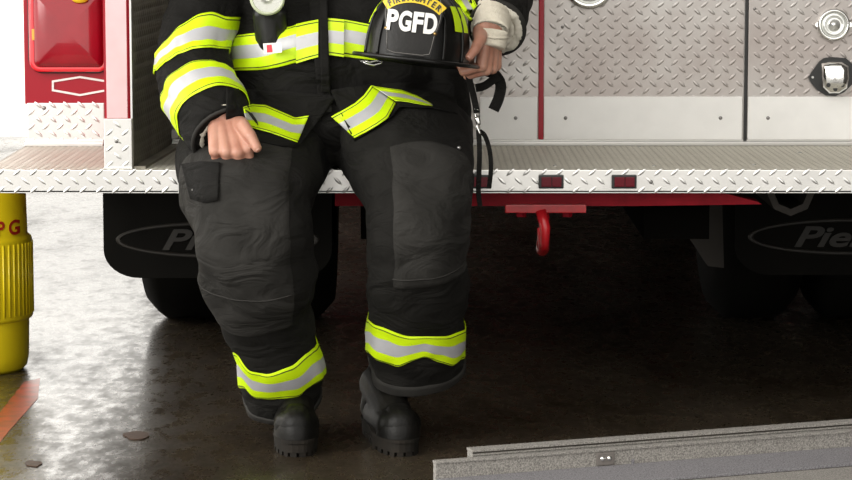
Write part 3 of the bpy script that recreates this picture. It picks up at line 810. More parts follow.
capsule(bm, at(430, 40, .10), .06, at(438, 88, .06), .070, 24); capsule(bm, at(438, 88, .06), .070, at(440, 112, .04), .072, 24)
jacket = remesh(bm, 'jacket', .0055, 3, M['fabric'])
bv = bvh_of(jacket, trousers)

# ---- hands and body in one mesh
def hand(bm, W, d, n, right, lens=1.05, bends=((45, 85, 40),) * 4, thumb=None, spread=1.0):
    d = Vector(d).normalized(); n = Vector(n); n = (n - d * n.dot(d)).normalized()
    t = n.cross(d) if right else d.cross(n)
    Wv = Vector(W); k = lens
    mcp = [(.092, .030), (.097, .010), (.091, -.0105), (.081, -.030)]
    seg = [(.046, .027, .022), (.050, .031, .023), (.046, .029, .023), (.037, .022, .020)]
    rad = [(.0112, .0098, .0088, .0075), (.0112, .0098, .0088, .0075), (.0106, .0094, .0084, .0072), (.0096, .0084, .0076, .0066)]
    tips = []
    for i in range(4):
        base = Wv + (d * mcp[i][0] + t * mcp[i][1] + n * (.002 - .004 * (i == 3))) * k
        capsule(bm, Wv + (t * mcp[i][1] * .55 + d * .008) * k, .0165 * k, base, .0128 * k)
        p = base; dd = d.copy(); nn_ = n.copy(); ang = 0
        for j in range(3):
            ang += math.radians(bends[i][j])
            dd = d * math.cos(ang) - n * math.sin(ang) + t * (.05 * (1.5 - i) * spread * (1 if j == 0 else -.3))
            q = p + dd.normalized() * seg[i][j] * k
            capsule(bm, p, rad[i][j] * k, q, rad[i][j + 1] * k); p = q
        tips.append((p, dd.normalized(), (n * math.cos(ang) + d * math.sin(ang))))
    capsule(bm, Wv + (t * .018 + d * .0) * k, .019 * k, Wv + (d * .055 + t * .018 - n * .004) * k, .017 * k)
    capsule(bm, Wv + (-t * .012) * k, .019 * k, Wv + (d * .055 - t * .016 - n * .004) * k, .015 * k)
    th = [Wv + (d * .018 + t * .026 - n * .008) * k] + [Vector(x) for x in thumb]
    r = [.0185, .0142, .0118, .0092]
    for j in range(3): capsule(bm, th[j], r[j] * k, th[j + 1], r[j + 1] * k)
    return tips, th, t
bm = bmesh.new()
WR = at(223, 116, -.215); WL = at(491, 26, -.205)
tipsR, thR, tR = hand(bm, WR, (.22, -.66, -.66), (.02, -.64, .72), True, 1.13, ((58, 92, 50), (60, 94, 50), (62, 96, 50), (64, 96, 50)),
                      [at(243, 126, -.262), at(251, 137, -.292), at(257, 148, -.305)], .3)
tipsL, thL, tL = hand(bm, WL, (-.06, -.22, -1), (.80, -.60, 0), False, 1.0, ((76, 72, 45), (78, 72, 45), (80, 72, 45), (82, 72, 45)),
                      [at(480, 40, -.275), at(475.5, 49, -.303), at(469.5, 57, -.318)], .3)
sR, sL = at(262, -80, .17), at(416, -80, .17); eR, eL = at(197, 78, -.05), at(500, -16, .04)
for a_, c_, r_ in ((0, 1, .05), (1, 2, .048), (2, 3, .045), (3, 3.9, .042)): capsule(bm, Vector(catmull(slR.P, a_)[:3]), r_, Vector(catmull(slR.P, c_)[:3]), r_ - .003)
capsule(bm, Vector(catmull(slR.P, 3.9)[:3]), .039, WR, .029)
for a_, c_, r_ in ((0, 1, .05), (1, 2, .048), (2, 3, .045), (3, 4.2, .042)): capsule(bm, Vector(catmull(slL.P, a_)[:3]), r_, Vector(catmull(slL.P, c_)[:3]), r_ - .003)
capsule(bm, Vector(catmull(slL.P, 4.2)[:3]), .039, WL, .029)
capsule(bm, (sR + sL) / 2 + Vector((-.09, 0, -.02)), .07, (sR + sL) / 2 + Vector((.09, 0, -.02)), .07, 24)
capsule(bm, at(315, 95, .17), .125, at(318, -60, .16), .13, 24); capsule(bm, at(361, 95, .17), .125, at(358, -60, .16), .13, 24)
capsule(bm, at(305, 110, .20), .11, at(371, 110, .20), .11, 24)
for lf, aA in ((legR, 0), (legL, 0)):
    pts = [Vector(catmull(lf.P, u)[:3]) for u in (0, 1, 2, 3, 3.5, 5, 6.5, 7.8)]; rr = [.09, .085, .075, .062, .058, .055, .042, .038]
    for i in range(7): capsule(bm, pts[i], rr[i], pts[i + 1], rr[i + 1])
cx_, cy_ = at(338, -100, .15).x, .15
zN = at(338, -125, .15).z
H = Vector((cx_, cy_ - .02, zN + .175))
capsule(bm, (cx_, cy_ + .02, zN - .06), .062, H + Vector((0, .01, -.06)), .055, 20)
capsule(bm, H + Vector((0, .025, .02)), .078, H + Vector((0, -.012, .03)), .072, 24)
capsule(bm, H + Vector((0, .0, .0)), .068, H + Vector((0, -.040, -.062)), .040, 24)
capsule(bm, H + Vector((0, -.082, .012)), .009, H + Vector((0, -.100, -.018)), .0125, 12)
for s_ in (-1, 1):
    capsule(bm, H + Vector((s_ * .03, -.050, -.012)), .028, H + Vector((s_ * .02, -.050, -.045)), .026)
    capsule(bm, H + Vector((s_ * .077, .012, .012)), .012, H + Vector((s_ * .077, .008, -.014)), .009)
    capsule(bm, H + Vector((s_ * .014, -.078, .036)), .010, H + Vector((s_ * .045, -.062, .036)), .010)
capsule(bm, H + Vector((-.016, -.080, -.042)), .0075, H + Vector((.016, -.080, -.042)), .0075)
capsule(bm, H + Vector((-.013, -.078, -.053)), .008, H + Vector((.013, -.078, -.053)), .008)
body = remesh(bm, 'person', .0027, 3, M['skin'], .45)
seat_fit(body)
base = Vector((at(345, 430, -.1).x, -.08, 0))
class PT: pass
pt_ = PT(); pt_.base = base
person = single('person', body, M['skin'], 'person in black turnout gear with lime stripes sitting on the tailboard, helmet on lap', 'person', base=base)
pt_.root = person
def nail(tip, dd, up, r, name='fingernail'):
    bm = bmesh.new(); s_ = dd.cross(up).normalized(); c = tip + up * r * .80 + dd * r * .05
    G = []
    for i in range(5):
        row = []
        for j in range(5):
            a = -1 + i / 2; b = -1 + j / 2
            w_ = (1 - .12 * b * b)
            row.append(bm.verts.new(c + s_ * a * r * .62 * w_ + dd * b * r * .75 + up * (-.32 * a * a * r + .10 * r - .05 * b * b * r)))
        G.append(row)
    for i in range(4):
        for j in range(4): bm.faces.new((G[i][j], G[i + 1][j], G[i + 1][j + 1], G[i][j + 1]))
    part(pt_, name, bm, M['nail'], None, True)
dR_ = (thR[3] - thR[2]).normalized(); nail(thR[3], dR_, (-FW - dR_ * (-FW).dot(dR_)).normalized(), .0092)
dL_ = (thL[3] - thL[2]).normalized(); uu = Vector((-.3, -1, .3)); nail(thL[3], dL_, (uu - dL_ * uu.dot(dL_)).normalized(), .0088)
for s_ in (-1, 1):
    bm = bmesh.new(); lathe(bm, H + Vector((s_ * .030, -.068, .018)), (0, -1, 0), [(.0125, -.010), (.0125, 0), (.009, .007), (0, .010)], 16); part(pt_, 'eye', bm, M['white'], None, True)
    bm = bmesh.new(); lathe(bm, H + Vector((s_ * .030, -.0773, .018)), (0, -1, 0), [(.0055, 0), (0, .0015)], 14); part(pt_, 'iris', bm, M['hair'], None, True)
bm = bmesh.new(); capsule(bm, H + Vector((0, .034, .030)), .084, H + Vector((0, -.005, .052)), .073, 28); capsule(bm, H + Vector((0, .04, .0)), .078, H + Vector((0, .045, -.03)), .062, 28)
part(pt_, 'hair', remesh(bm, 'hair', .005, 2, M['hair']), None)

tr = part(pt_, 'trousers', trousers.copy(), None)
jk = part(pt_, 'jacket', jacket.copy(), None)
def sub(name, bm, mats, parent, label=None, smooth=True): return part(pt_, name, bm, mats, parent, smooth, label)

# trouser bands
bR = band_mesh(legR, [(235, 352), (250, 371), (268, 374), (291, 366), (308, 352), (323, 334)], [(237, 388), (246, 398), (265, 399), (294, 397), (310, 382), (325, 361)])
sub('reflective_band', bR, BAND(), tr, 'lime and silver band round the shin')
bL = band_mesh(legL, [(365, 316), (376, 325), (408, 336), (446, 336), (466, 329)], [(366, 350), (382, 361), (399, 367), (412, 361), (424, 356), (437, 362), (450, 366), (465, 358)])
sub('reflective_band', bL, BAND(), tr, 'lime and silver band round the shin')
def ringpatch(loft, u0, u1, v0, v1, off, nu=14, nv=30, wrap=False, uf=None, edge=.003):
    bm = bmesh.new(); G = []
    for i in range(nu + 1):
        row = []
        for k in range(nv + (0 if wrap else 1)):
            v = math.radians(v0 + (v1 - v0) * k / nv); f = i / nu
            a, b = (u0, u1) if uf is None else uf(v)
            e = off if 0 < i < nu and (wrap or 0 < k < nv) else off - edge
            row.append(bm.verts.new(loft.pt(a + (b - a) * f, v, e)))
        G.append(row)
    m = len(G[0])
    for i in range(nu):
        for k in range(m if wrap else m - 1): bm.faces.new((G[i][k], G[i][(k + 1) % m], G[i + 1][(k + 1) % m], G[i + 1][k]))
    return bm
sub('trouser_cuff', ringpatch(legR, 7.62, 8.0, 0, 360, .0035, 8, 64, True), M['cuff'], tr, 'worn grey trouser cuff')
sub('trouser_cuff', ringpatch(legL, 7.50, 8.0, 0, 360, .0035, 8, 64, True), M['cuff'], tr, 'worn grey trouser cuff')
sub('knee_patch', ringpatch(legR, 2.1, 5.0, 52, 196, .0045, 46, 34), M['patch'], tr, 'faded grey knee patch')
sub('knee_patch', ringpatch(legL, 2.7, 4.75, -28, 112, .0045, 40, 34), M['patch'], tr, 'faded grey knee patch')
def piping(loft, u, v0, v1, name='knee_seam'):
    bm = bmesh.new(); tube(bm, [loft.pt(u, math.radians(v0 + (v1 - v0) * k / 24), .005) for k in range(25)], .0016, 6); sub(name, bm, M['cuff'], tr)
piping(legR, 4.2, 56, 180); piping(legL, 4.55, -20, 112)
def snap(px, py, parent, m='steel'):
    h_ = bv.ray_cast(CAM, ray(px, py)); bm = bmesh.new(); lathe(bm, h_[0] - FW * .004, -FW, [(.0045, 0), (.004, .002), (0, .003)], 12); sub('snap_stud', bm, M[m], parent)
snap(194, 190, tr); snap(459, 148, tr)
# side pocket on the thigh at the left
pk = drape(bv, [(181, 164), (200, 161), (220, 162)], [(190, 199), (204, 203), (218, 200)], 20, 8, .015, 8); thicken(pk, .014)
sub('pocket_flap', pk, M['fabric'], tr)

# jacket skirt panels over the lap
pl = drape(bv, [(226, 88), (262, 90), (300, 92), (337, 96)], [(226, 142), (256, 141), (283, 147), (299, 147)], 44, 22, .014, 8, None, .006); thicken(pl, .006)
prr = drape(bv, [(330, 90), (370, 84), (410, 82), (455, 84)], [(354, 141), (372, 130), (392, 117), (400, 107), (432, 108), (458, 114)], 44, 22, .014, 8, None, .006); thicken(prr, .006)
mpl = mesh_from(pl, 'hem_panel', M['fabric']); mpr = mesh_from(prr, 'hem_panel', M['fabric'])
bv2 = bvh_of(mpl, mpr, jacket, trousers)
hl = sub('hem_panel', mpl.copy(), None, jk); hr = sub('hem_panel', mpr.copy(), None, jk)
sub('reflective_band', thicken(drape(bv2, [(243, 107), (252, 104), (266, 105), (280, 111), (295, 117.5), (309, 115.5)], [(247, 126), (256, 129), (268, 132), (280, 136), (297, 142.5), (297.5, 142.6)], 34, 0, .0065, 0, ROWS), .0015), BAND(), jk, 'lime and silver hem band')
sub('reflective_band', thicken(drape(bv2, [(331, 116.5), (343, 110), (355, 103), (364, 95), (371, 85.5)], [(354.5, 138), (366, 132), (378, 125), (388, 118), (396, 103)], 30, 0, .0065, 0, ROWS), .0015), BAND(), jk, 'lime and silver hem band')
sub('reflective_band', thicken(drape(bv2, [(371, 85.5), (386, 88), (402, 90), (418, 96), (432, 104)], [(395, 101), (400, 101), (408, 102), (418, 104), (433, 106)], 20, 0, .0065, 0, ROWS), .0015), BAND(), jk, 'lime and silver hem band')
# chest band
cb = band_mesh(torso, [(228, 36), (258, 33), (290, 27), (305, 22), (330, 18), (346, 20), (372, 25), (410, 30), (446, 32)],
               [(228, 71), (258, 70), (285, 67), (305, 61), (330, 54), (346, 57), (372, 60), (410, 62), (446, 64)], (8, 172), True, .005)
sub('reflective_band', cb, BAND(), jk, 'lime and silver chest band')
# storm flap over the closure
bv3 = bvh_of(jacket)
stf = drape(bv3, [(300, -100), (322, -100)], [(319, 112), (332, 112)], 8, 50, .012, 0); thicken(stf, .008)
sub('storm_flap', stf, M['fabric'], jk)
stf = drape(bv3, [(318.5, -60), (325.5, -60)], [(321, 92), (330, 92)], 6, 40, .019, 0); thicken(stf, .008)
sub('closure_strip', stf, M['fabric'], jk)
cb2 = drape(bv3, [(296, 24), (307, 21.5), (318.2, 19.5)], [(296, 63.5), (307, 60), (318.2, 57)], 10, 0, .0145, 0, ROWS)
sub('reflective_band', cb2, BAND(), jk)
cb2 = drape(bv3, [(326, 18), (334, 18.5), (344, 19.5)], [(326, 54.5), (334, 55.5), (344, 57)], 10, 0, .0125, 0, ROWS)
sub('reflective_band', cb2, BAND(), jk)
# sleeve bands
sb = band_mesh(slR, [(155, 54), (165, 42), (180, 26), (200, 14), (212, 12), (226, 17)], [(155, 72), (166, 62), (180, 54), (196, 49), (212, 48), (228, 49)], (-5, 172), True, .005)
sub('reflective_band', sb, BAND(), jk, 'lime and silver sleeve band')
sb = band_u(slR, lambda v: 4.14, lambda v: 4.55, .005)
sub('reflective_band', sb, BAND(), jk, 'lime and silver sleeve band')
sb = drape(bv3, [(450, -6), (456, 2), (463, 12), (470, 22)], [(470, -8), (474, 0), (478, 8), (481, 14)], 14, 0, .004, 0, ROWS)
sub('reflective_band', thicken(sb, .0015), BAND(), jk, 'lime and silver sleeve band')
# sleeve ends: rim, lining, knit wristlet
def ringtube(loft, u, dr, rad, name, m, parent, bumpy=0, n=60, squash=1):
    c, x, f, rx_, rd = loft.ring(u); bm = bmesh.new(); pts = []
    rr = []
    for k in range(n):
        v = 2 * PI * k / n; e = bumpy * (noise.noise(Vector((math.cos(v) * 6, math.sin(v) * 6, u * 3))) if bumpy else 0)
        pts.append(c + x * math.cos(v) * (rx_ + dr + e) + f * math.sin(v) * (rd + dr + e)); rr.append(rad * (1 + (.35 * noise.noise(Vector((math.cos(v) * 11, math.sin(v) * 11, 3))) if bumpy else 0)))
    tube(bm, pts, rr, 10, True); return sub(name, bm, M[m], parent)
ringtube(slR, 5.0, -.004, .0045, 'sleeve_rim', 'cuff', jk)
ringtube(slR, 4.93, -.025, .009, 'sleeve_lining', 'fluff', jk, .003)
ringtube(slL, 6.0, -.003, .0065, 'sleeve_rim', 'cuff', jk)
ringtube(slL, 6.0, -.014, .0115, 'sleeve_lining', 'fluff', jk, .004)
ringtube(slL, 6.0, -.028, .010, 'sleeve_lining', 'fluff', jk, .004)
def wristlet(p0, p1, r0, r1, nm='wristlet'):
    bm = bmesh.new(); p0 = Vector(p0); p1 = Vector(p1); d = (p1 - p0); ln = d.length
    prof = [(r0 * .9, 0)]
    for k in range(13): f = k / 12; prof.append((r0 + (r1 - r0) * f + .0018 * math.sin(k * 1.7), ln * f))
    prof += [(r1 + .001, ln + .002), (r1 - .003, ln + .005), (r1 - .009, ln + .006), (r1 - .018, ln + .004)]
    lathe(bm, p0, d, prof, 36); return sub(nm, bm, M['cream'], jk, 'cream knitted wristlet')
dl = (WL - eL).normalized(); 
hd = Vector((-.10, -.25, -1)).normalized()
wp = [WL - dl * .09, WL - dl * .05, WL - dl * .015, WL + hd * .008 + dl * .004, WL + hd * .024, WL + hd * .038, WL + hd * .047]
bm = bmesh.new(); n_ = 30; wq = [Vector(catmull([tuple(q) for q in wp], 6 * k / n_)) for k in range(n_ + 1)]
wr = [.041 - .0055 * k / n_ + .0007 * math.sin(k * 2.1) + (.0022 if k in (19, 20) else 0) for k in range(n_ + 1)]
tube(bm, wq + [wq[-1] + hd * .002], wr + [wr[-1] - .006], 32); sub('wristlet', bm, M['cream'], jk, 'cream knitted wristlet')

dr = (WR - eR).normalized(); wristlet(WR - dr * .015, WR + dr * .014, .030, .033)

# ---- boots
def boot(toe_px, toe_py, yaw, shaft_to):
    s_ = .88
    f = Vector((math.sin(yaw), -math.cos(yaw), 0)); l_ = Vector((-f.y, f.x, 0))
    tip = atz(toe_px, toe_py, .0); O = tip - f * .285 * s_; O.z = 0
    mt = Matrix(((f.x * s_, l_.x * s_, 0, O.x), (f.y * s_, l_.y * s_, 0, O.y), (0, 0, s_, 0), (0, 0, 0, 1)))
    b2 = bmesh.new()
    for y in (-.017, .017): capsule(b2, (.03, y * .8, .062), .040, (.215, y, .068), .040)
    capsule(b2, (.16, 0, .075), .044, (.232, 0, .070), .046); capsule(b2, (0, 0, .13), .056, (.16, 0, .085), .046)
    capsule(b2, (-.045, 0, .065), .044, (-.02, shaft_to * .6, .14), .057); capsule(b2, (.03, 0, .07), .046, (.02, shaft_to * .8, .15), .052); capsule(b2, (-.01, shaft_to * .3, .12), .056, (-.015, shaft_to, .19), .056)
    me = remesh(b2, 'boot', .0045, 3, M['boot']); me.transform(mt)
    bt = part(pt_, 'boot', me, None)
    out = []
    for k in range(44):
        t = 2 * PI * k / 44; c_, q = math.cos(t), math.sin(t)
        w_ = .056 if c_ > 0 else .050
        wst = 1 - .16 * math.exp(-((c_ + .25) / .3) ** 2)
        out.append(Vector((.095 + .190 * math.copysign(abs(c_) ** .75, c_), w_ * wst * math.copysign(abs(q) ** .7, q), 0)))
    b2 = bmesh.new(); prism(b2, [p + Vector((0, 0, .011)) for p in out], (0, 0, .025))
    prism(b2, [Vector((.095 + (p.x - .095) * 1.02, p.y * 1.05, .034)) for p in out], (0, 0, .008))
    for k in range(0, 44, 2):
        a, b = out[k], out[(k + 2) % 44]; mid = (a + b) / 2; e = (b - a)
        if e.length < .004: continue
        inn = (Vector((.095, 0, 0)) - mid); inn = Vector((inn.x * .12, inn.y * .45, 0)); e = e * .34
        q = [mid - e, mid + e, mid + e + inn, mid - e + inn]; prism(b2, [p * 1.0 for p in q], (0, 0, .013))
    b3 = bmesh.new(); merge(b3, b2, 0, mt); part(pt_, 'boot_sole', b3, M['sole'], bt)
    # toe cap
    b2 = bmesh.new(); R = []
    for i in range(15):
        t = -PI / 2 + PI * i / 14; row = []
        for j in range(11):
            ph = j / 10 * PI / 2
            row.append(b2.verts.new((.205 + .080 * math.cos(t) * math.cos(ph * .98), .0555 * math.sin(t) * (1 - .30 * math.sin(ph) ** 3) , .042 + .078 * math.sin(ph) * (1 - .18 * math.cos(t) * 0 - .5 * (math.sin(t) ** 4)))))
        R.append(row)
    for i in range(14):
        for j in range(10): b2.faces.new((R[i][j], R[i + 1][j], R[i + 1][j + 1], R[i][j + 1]))
    b3 = bmesh.new(); merge(b3, b2, 0, mt); part(pt_, 'toe_cap', b3, M['boot'], bt, True)
    # laces
    b2 = bmesh.new()
    for k in range(4):
        x = .165 - .028 * k; z = .118 + .016 * k
        tube(b2, [(x, -.026, z - .006), (x + .004, 0, z + .009), (x, .026, z - .006)], .003, 6)
    b3 = bmesh.new(); merge(b3, b2, 0, mt); part(pt_, 'boot_laces', b3, M['sole'], bt, True)
boot(298, 457.5, math.radians(5), -.01)
boot(405, 457, math.radians(13), .035)

# ---- flashlight clipped on the chest
h_ = bv3.ray_cast(CAM, ray(268, 20)); Yc = h_[0].y
FL = Thing('flashlight', 'chest flashlight with silver reflector and pale ring clipped on the black jacket', 'flashlight', tuple(at(268, 30, Yc - .02)))
c = at(267.5, -2.5, Yc - .075); ax = Vector((.03, -1, .02)).normalized()
bm = bmesh.new(); lathe(bm, c, ax, [(.030, -.045), (.034, -.02), (.0385, -.004), (.0390, .004), (.0365, .009), (.0325, .010), (.0315, .004)], 44)
part(FL, 'bezel_ring', bm, M['glow'], None, True, label='pale green bezel ring')
bm = bmesh.new(); lathe(bm, c, ax, [(.0318, .006), (.027, -.004), (.018, -.013), (.010, -.019), (.0, -.021)], 40); part(FL, 'reflector', bm, M['chrome'], None, True)
bm = bmesh.new(); lathe(bm, c, ax, [(.0075, -.019), (.0075, -.008), (.005, -.003), (0, -.001)], 20); part(FL, 'bulb', bm, M['glass'], None, True)
bm = bmesh.new()
capsule(bm, at(268, -4, Yc - .022), .030, at(269, 10, Yc - .018), .032); capsule(bm, at(268, 5, Yc - .02), .030, at(271, 42, Yc - .010), .029)
capsule(bm, at(262, 15, Yc - .02), .022, at(264, 38, Yc - .006), .02); capsule(bm, at(278, 15, Yc - .02), .022, at(280, 38, Yc - .006), .02)
part(FL, 'flashlight_body', remesh(bm, 'flashlight_body', .004, 2, M['black']), None)
bvf = bvh_of(jacket)
tg = drape(bvf, [(263, 43.5), (281, 42.5)], [(264, 54), (282, 52.5)], 6, 4, .048, 0); thicken(tg, .003)
tg_ = part(FL, 'printed_tag', tg, M['tagwhite'])
tg = drape(bvf, [(266.5, 45), (271.5, 44.5)], [(267, 52.5), (272.5, 52)], 4, 4, .0495, 0)
part(FL, 'red_print', thicken(tg, .001), M['tagred'], tg_)

# ---- helmet on the lap
HC = at(416, 60, -.265)
HM = Matrix.Translation(HC) @ Matrix.Rotation(math.radians(6.0), 4, 'Y') @ Matrix.Rotation(math.radians(-7), 4, 'Z') @ Matrix.Rotation(math.radians(-3.2), 4, 'X')
HT = Thing('fire_helmet', 'black fire helmet with white lettered front shield held on the lap', 'helmet', tuple(HC))
def hpart(name, bm, m, parent=None, smooth=True, label=None, angle=None):
    b3 = bmesh.new(); 
    for v in bm.verts: v.co = HM @ v.co
    return part(HT, name, bm, M[m] if isinstance(m, str) else m, parent, smooth, label, angle)
PR = [(0, 1.0), (.02, .995), (.045, .98), (.075, .93), (.10, .845), (.122, .71), (.140, .52), (.152, .28), (.157, 0)]
AX, AY = .111, .140
def dome(az, h, off=0):
    r = 0
    for (a, b), (c_, d) in zip(PR, PR[1:]):
        if h <= c_: r = b + (d - b) * (h - a) / (c_ - a); break
    k = 1 + .012 * math.cos(8 * az)
    return Vector(((AX * k * r + off) * math.cos(az), (AY * k * r + off) * math.sin(az), h))
bm = bmesh.new(); R = []
hs = [0, .01, .02, .033, .045, .06, .075, .088, .10, .112, .122, .132, .140, .147, .152, .155, .1569]
for h in hs: R.append([bm.verts.new(dome(2 * PI * k / 80, h)) for k in range(80)])
for i in range(len(hs) - 1):
    for k in range(80): bm.faces.new((R[i][k], R[i][(k + 1) % 80], R[i + 1][(k + 1) % 80], R[i + 1][k]))
bm.faces.new(R[-1])
shell_h = hpart('helmet_dome', bm, 'helmet')
for az in (-22, -52, -128, -158, 20, 60, 90, 120, 160):
    bm = bmesh.new(); tube(bm, [dome(math.radians(az), h, .001) for h in hs[:-1]], .0036, 8); hpart('dome_rib', bm, 'helmet', shell_h)
# brim
bm = bmesh.new(); R = []; edge = []
for k in range(80):
    t = 2 * PI * k / 80; c_, s_ = math.cos(t), math.sin(t)
    ax_, ay_ = .131, (.165 if s_ < 0 else .190)
    dz = 0 if s_ < 0 else -.008 * s_ * s_
    ip = dome(t, 0, -.004); op = Vector((ax_ * c_, ay_ * s_, dz)); edge.append(op)
    R.append([bm.verts.new(p) for p in (ip + Vector((0, 0, .002)), op + Vector((0, 0, .002)), op + Vector((0, 0, -.003)), ip + Vector((0, 0, -.004)))])
for k in range(80):
    for j in range(4): bm.faces.new((R[k][j], R[(k + 1) % 80][j], R[(k + 1) % 80][(j + 1) % 4], R[k][(j + 1) % 4]))
brim = hpart('brim', bm, 'helmet', None, False)
bm = bmesh.new(); tube(bm, edge, .0048, 10, True); hpart('brim_edge', bm, 'helmet', brim)
# shield
def shz(x, z, dy=0): return Vector((x, -.1535 + .13 * max(0, z - .02) ** 1.0 + 2.6 * x * x - dy, z))
half = [(.0, .008), (.030, .008), (.047, .012), (.050, .030), (.052, .050), (.057, .070), (.0605, .090), (.060, .110), (.055, .135), (.038, .155), (.016, .165), (.0, .167)]
def halfw(z):
    p = half[1:]
    if z <= p[0][1]: return p[0][0]
    for (a, b), (c_, d) in zip(p[1:], p[2:]):
        if z <= d: return a + (c_ - a) * max(0, z - b) / max(d - b, 1e-6)
    return 0
bm = bmesh.new(); G = []
zs = [.008, .0095, .012] + [.012 + .155 * k / 26 for k in range(1, 27)]
for z in zs:
    w_ = halfw(z) if z > .0085 else .044
    G.append([bm.verts.new(shz(w_ * (-1 + k / 6), z)) for k in range(13)])
for i in range(len(zs) - 1):
    for k in range(12): bm.faces.new((G[i][k], G[i + 1][k], G[i + 1][k + 1], G[i][k + 1]))
ex = bmesh.ops.extrude_face_region(bm, geom=list(bm.faces))
for v in ex['geom']:
    if isinstance(v, bmesh.types.BMVert): v.co.y += .004
sh = hpart('front_shield', bm, 'shield', None, True, 'black leather front shield', 40)
bm = bmesh.new(); L1 = [(x - .003, z + .003 if z < .02 else (z - .003 if z > .14 else z)) for x, z in half[2:-1]]
pts = [shz(-x, z, .0008) for x, z in L1[::-1]] + [shz(x, z, .0008) for x, z in [(-.044, .0115), (-.02, .0105), (.02, .0105), (.044, .0115)]][0:0] + [shz(-.03, .011, .0008), shz(0, .011, .0008), shz(.03, .011, .0008)] + [shz(x, z, .0008) for x, z in L1]
tube(bm, pts, .0008, 6); hpart('shield_stitching', bm, 'greyline', sh)
# letters
def place_text(s, cx0, cz0, w_, h_, bold, m, name, thick=.0012, dy=.002):
    t = text_mesh(s, .1, .5, bold)
    xs = [v.co.x for v in t.verts]; ys = [v.co.y for v in t.verts]; x0, x1, y0_, y1 = min(xs), max(xs), min(ys), max(ys)
    for v in t.verts:
        x = (v.co.x - (x0 + x1) / 2) / (x1 - x0) * w_ + cx0; z = (v.co.y - (y0_ + y1) / 2) / (y1 - y0_) * h_ + cz0
        v.co = shz(x, z, dy + (thick if v.co.z < 0 else 0))
    return hpart(name, t, m, sh, False)
for ch, x, w_ in (('P', -.0405, .0245), ('G', -.0135, .0265), ('F', .0135, .0215), ('D', .0395, .0265)):
    place_text(ch, x, .0775, w_, .043, .004, 'white', 'shield_letter')
# arched panel with lettering
A0, A1 = math.radians(50), math.radians(130); rc = .0945; zc = .033
bm = bmesh.new(); G = []
for k in range(31):
    a = A0 + (A1 - A0) * k / 30
    G.append([bm.verts.new(shz(r * math.cos(a), zc + r * math.sin(a), .0015)) for r in (rc - .0105, rc + .0105)])
for k in range(30): bm.faces.new((G[k][0], G[k + 1][0], G[k + 1][1], G[k][1]))
ex = bmesh.ops.extrude_face_region(bm, geom=list(bm.faces))
for v in ex['geom']:
    if isinstance(v, bmesh.types.BMVert): v.co.y += .0014
arch = hpart('arched_panel', bm, 'sh_yellow', sh, False, 'yellow arched lettering panel')
word = 'FIREFIGHTER'; ws = {'I': .45}
tot = sum(ws.get(ch, 1) for ch in word); acc = 0
bm = bmesh.new()
for ch in word:
    wd = ws.get(ch, 1); a = A1 - math.radians(3) - (A1 - A0 - math.radians(6)) * (acc + wd / 2) / tot; acc += wd
    t = text_mesh(ch, .0178, .0004, .0006)
    for v in t.verts:
        u_, q = v.co.x, v.co.y - .0065
        x = (rc + q) * math.cos(a) + u_ * math.sin(a) * .86; z = zc + (rc + q) * math.sin(a) - u_ * math.cos(a) * .86
        v.co = shz(x, z, .0022 + (.0006 if v.co.z < 0 else 0))
    merge(bm, t, 0)
hpart('arch_lettering', bm, 'black', sh, False, 'black letters reading FIREFIGHTER')
for x, z in ((-.052, .059), (.0505, .058)):
    bm = bmesh.new(); lathe(bm, shz(x, z, .001), (0, -1, 0), [(.0042, 0), (.0038, .002), (0, .003)], 14); hpart('brass_screw', bm, 'brass', sh)
# lime stickers on the dome
for a0, a1 in ((-38, -9), (-186, -158)):
    bm = bmesh.new(); G = []
    for i in range(9):
        row = []
        for j in range(7):
            f = i / 8; g = j / 6
            lo = .072 + .030 * f if a0 > -90 else .072 + .03 * (1 - f); hi_ = .118
            az = math.radians(a1 + (a0 - a1) * f if a0 > -90 else a1 + (a0 - a1) * f)
            row.append(bm.verts.new(dome(az, .068 + (.120 - .068) * g, .0028)))
        G.append(row)
    for i in range(8):
        for j in range(6): bm.faces.new((G[i][j], G[i + 1][j], G[i + 1][j + 1], G[i][j + 1]))
    hpart('reflective_sticker', bm, 'lime', shell_h)
# straps and clasp
def strap(name, pix, w_, th, m='fabric', up=(0, -1, 0), n=22):
    P3 = [tuple(at(*p)) for p in pix]; bm = bmesh.new()
    tube(bm, [Vector(catmull(P3, (len(P3) - 1) * k / n)) for k in range(n + 1)], 0, flat=(w_, th, up)); return part(HT, name, bm, M[m])
cs = strap('chin_strap', [(466, 66, -.22), (470, 82, -.215), (474, 98, -.21), (477, 113, -.21)], .014, .003)
strap('chin_strap', [(478.5, 130, -.21), (479.5, 150, -.215), (479, 172, -.22), (478.5, 192, -.225), (480, 206, -.225)], .011, .003)
strap('chin_strap', [(479.5, 131, -.208), (485, 136, -.205), (489.5, 150, -.205), (491, 168, -.21), (489, 188, -.215)], .010, .003)
strap('strap_end', [(484, 70, -.16), (494, 74, -.155), (500.5, 84, -.15), (499, 97, -.15), (493.5, 110, -.155)], .024, .004)
strap('strap_end', [(476, 88, -.19), (484, 86, -.18), (493, 80, -.17), (499, 76, -.16)], .018, .004)
bm = bmesh.new(); q = [at(x, y, -.218) for x, y in ((474.5, 109), (479.5, 110), (479.5, 117), (475.5, 117))]; tube(bm, q, .0018, 8, True)
ck = part(HT, 'strap_clasp', bm, M['chrome'], None, True, label='shiny snap hook on the chin strap')
bm = bmesh.new(); capsule(bm, at(477.5, 119, -.22), .006, at(478.5, 123, -.22), .0055); capsule(bm, at(477, 126, -.22), .0022, at(479.5, 133, -.22), .003)
part(HT, 'clasp_hook', bm, M['chrome'], ck, True)
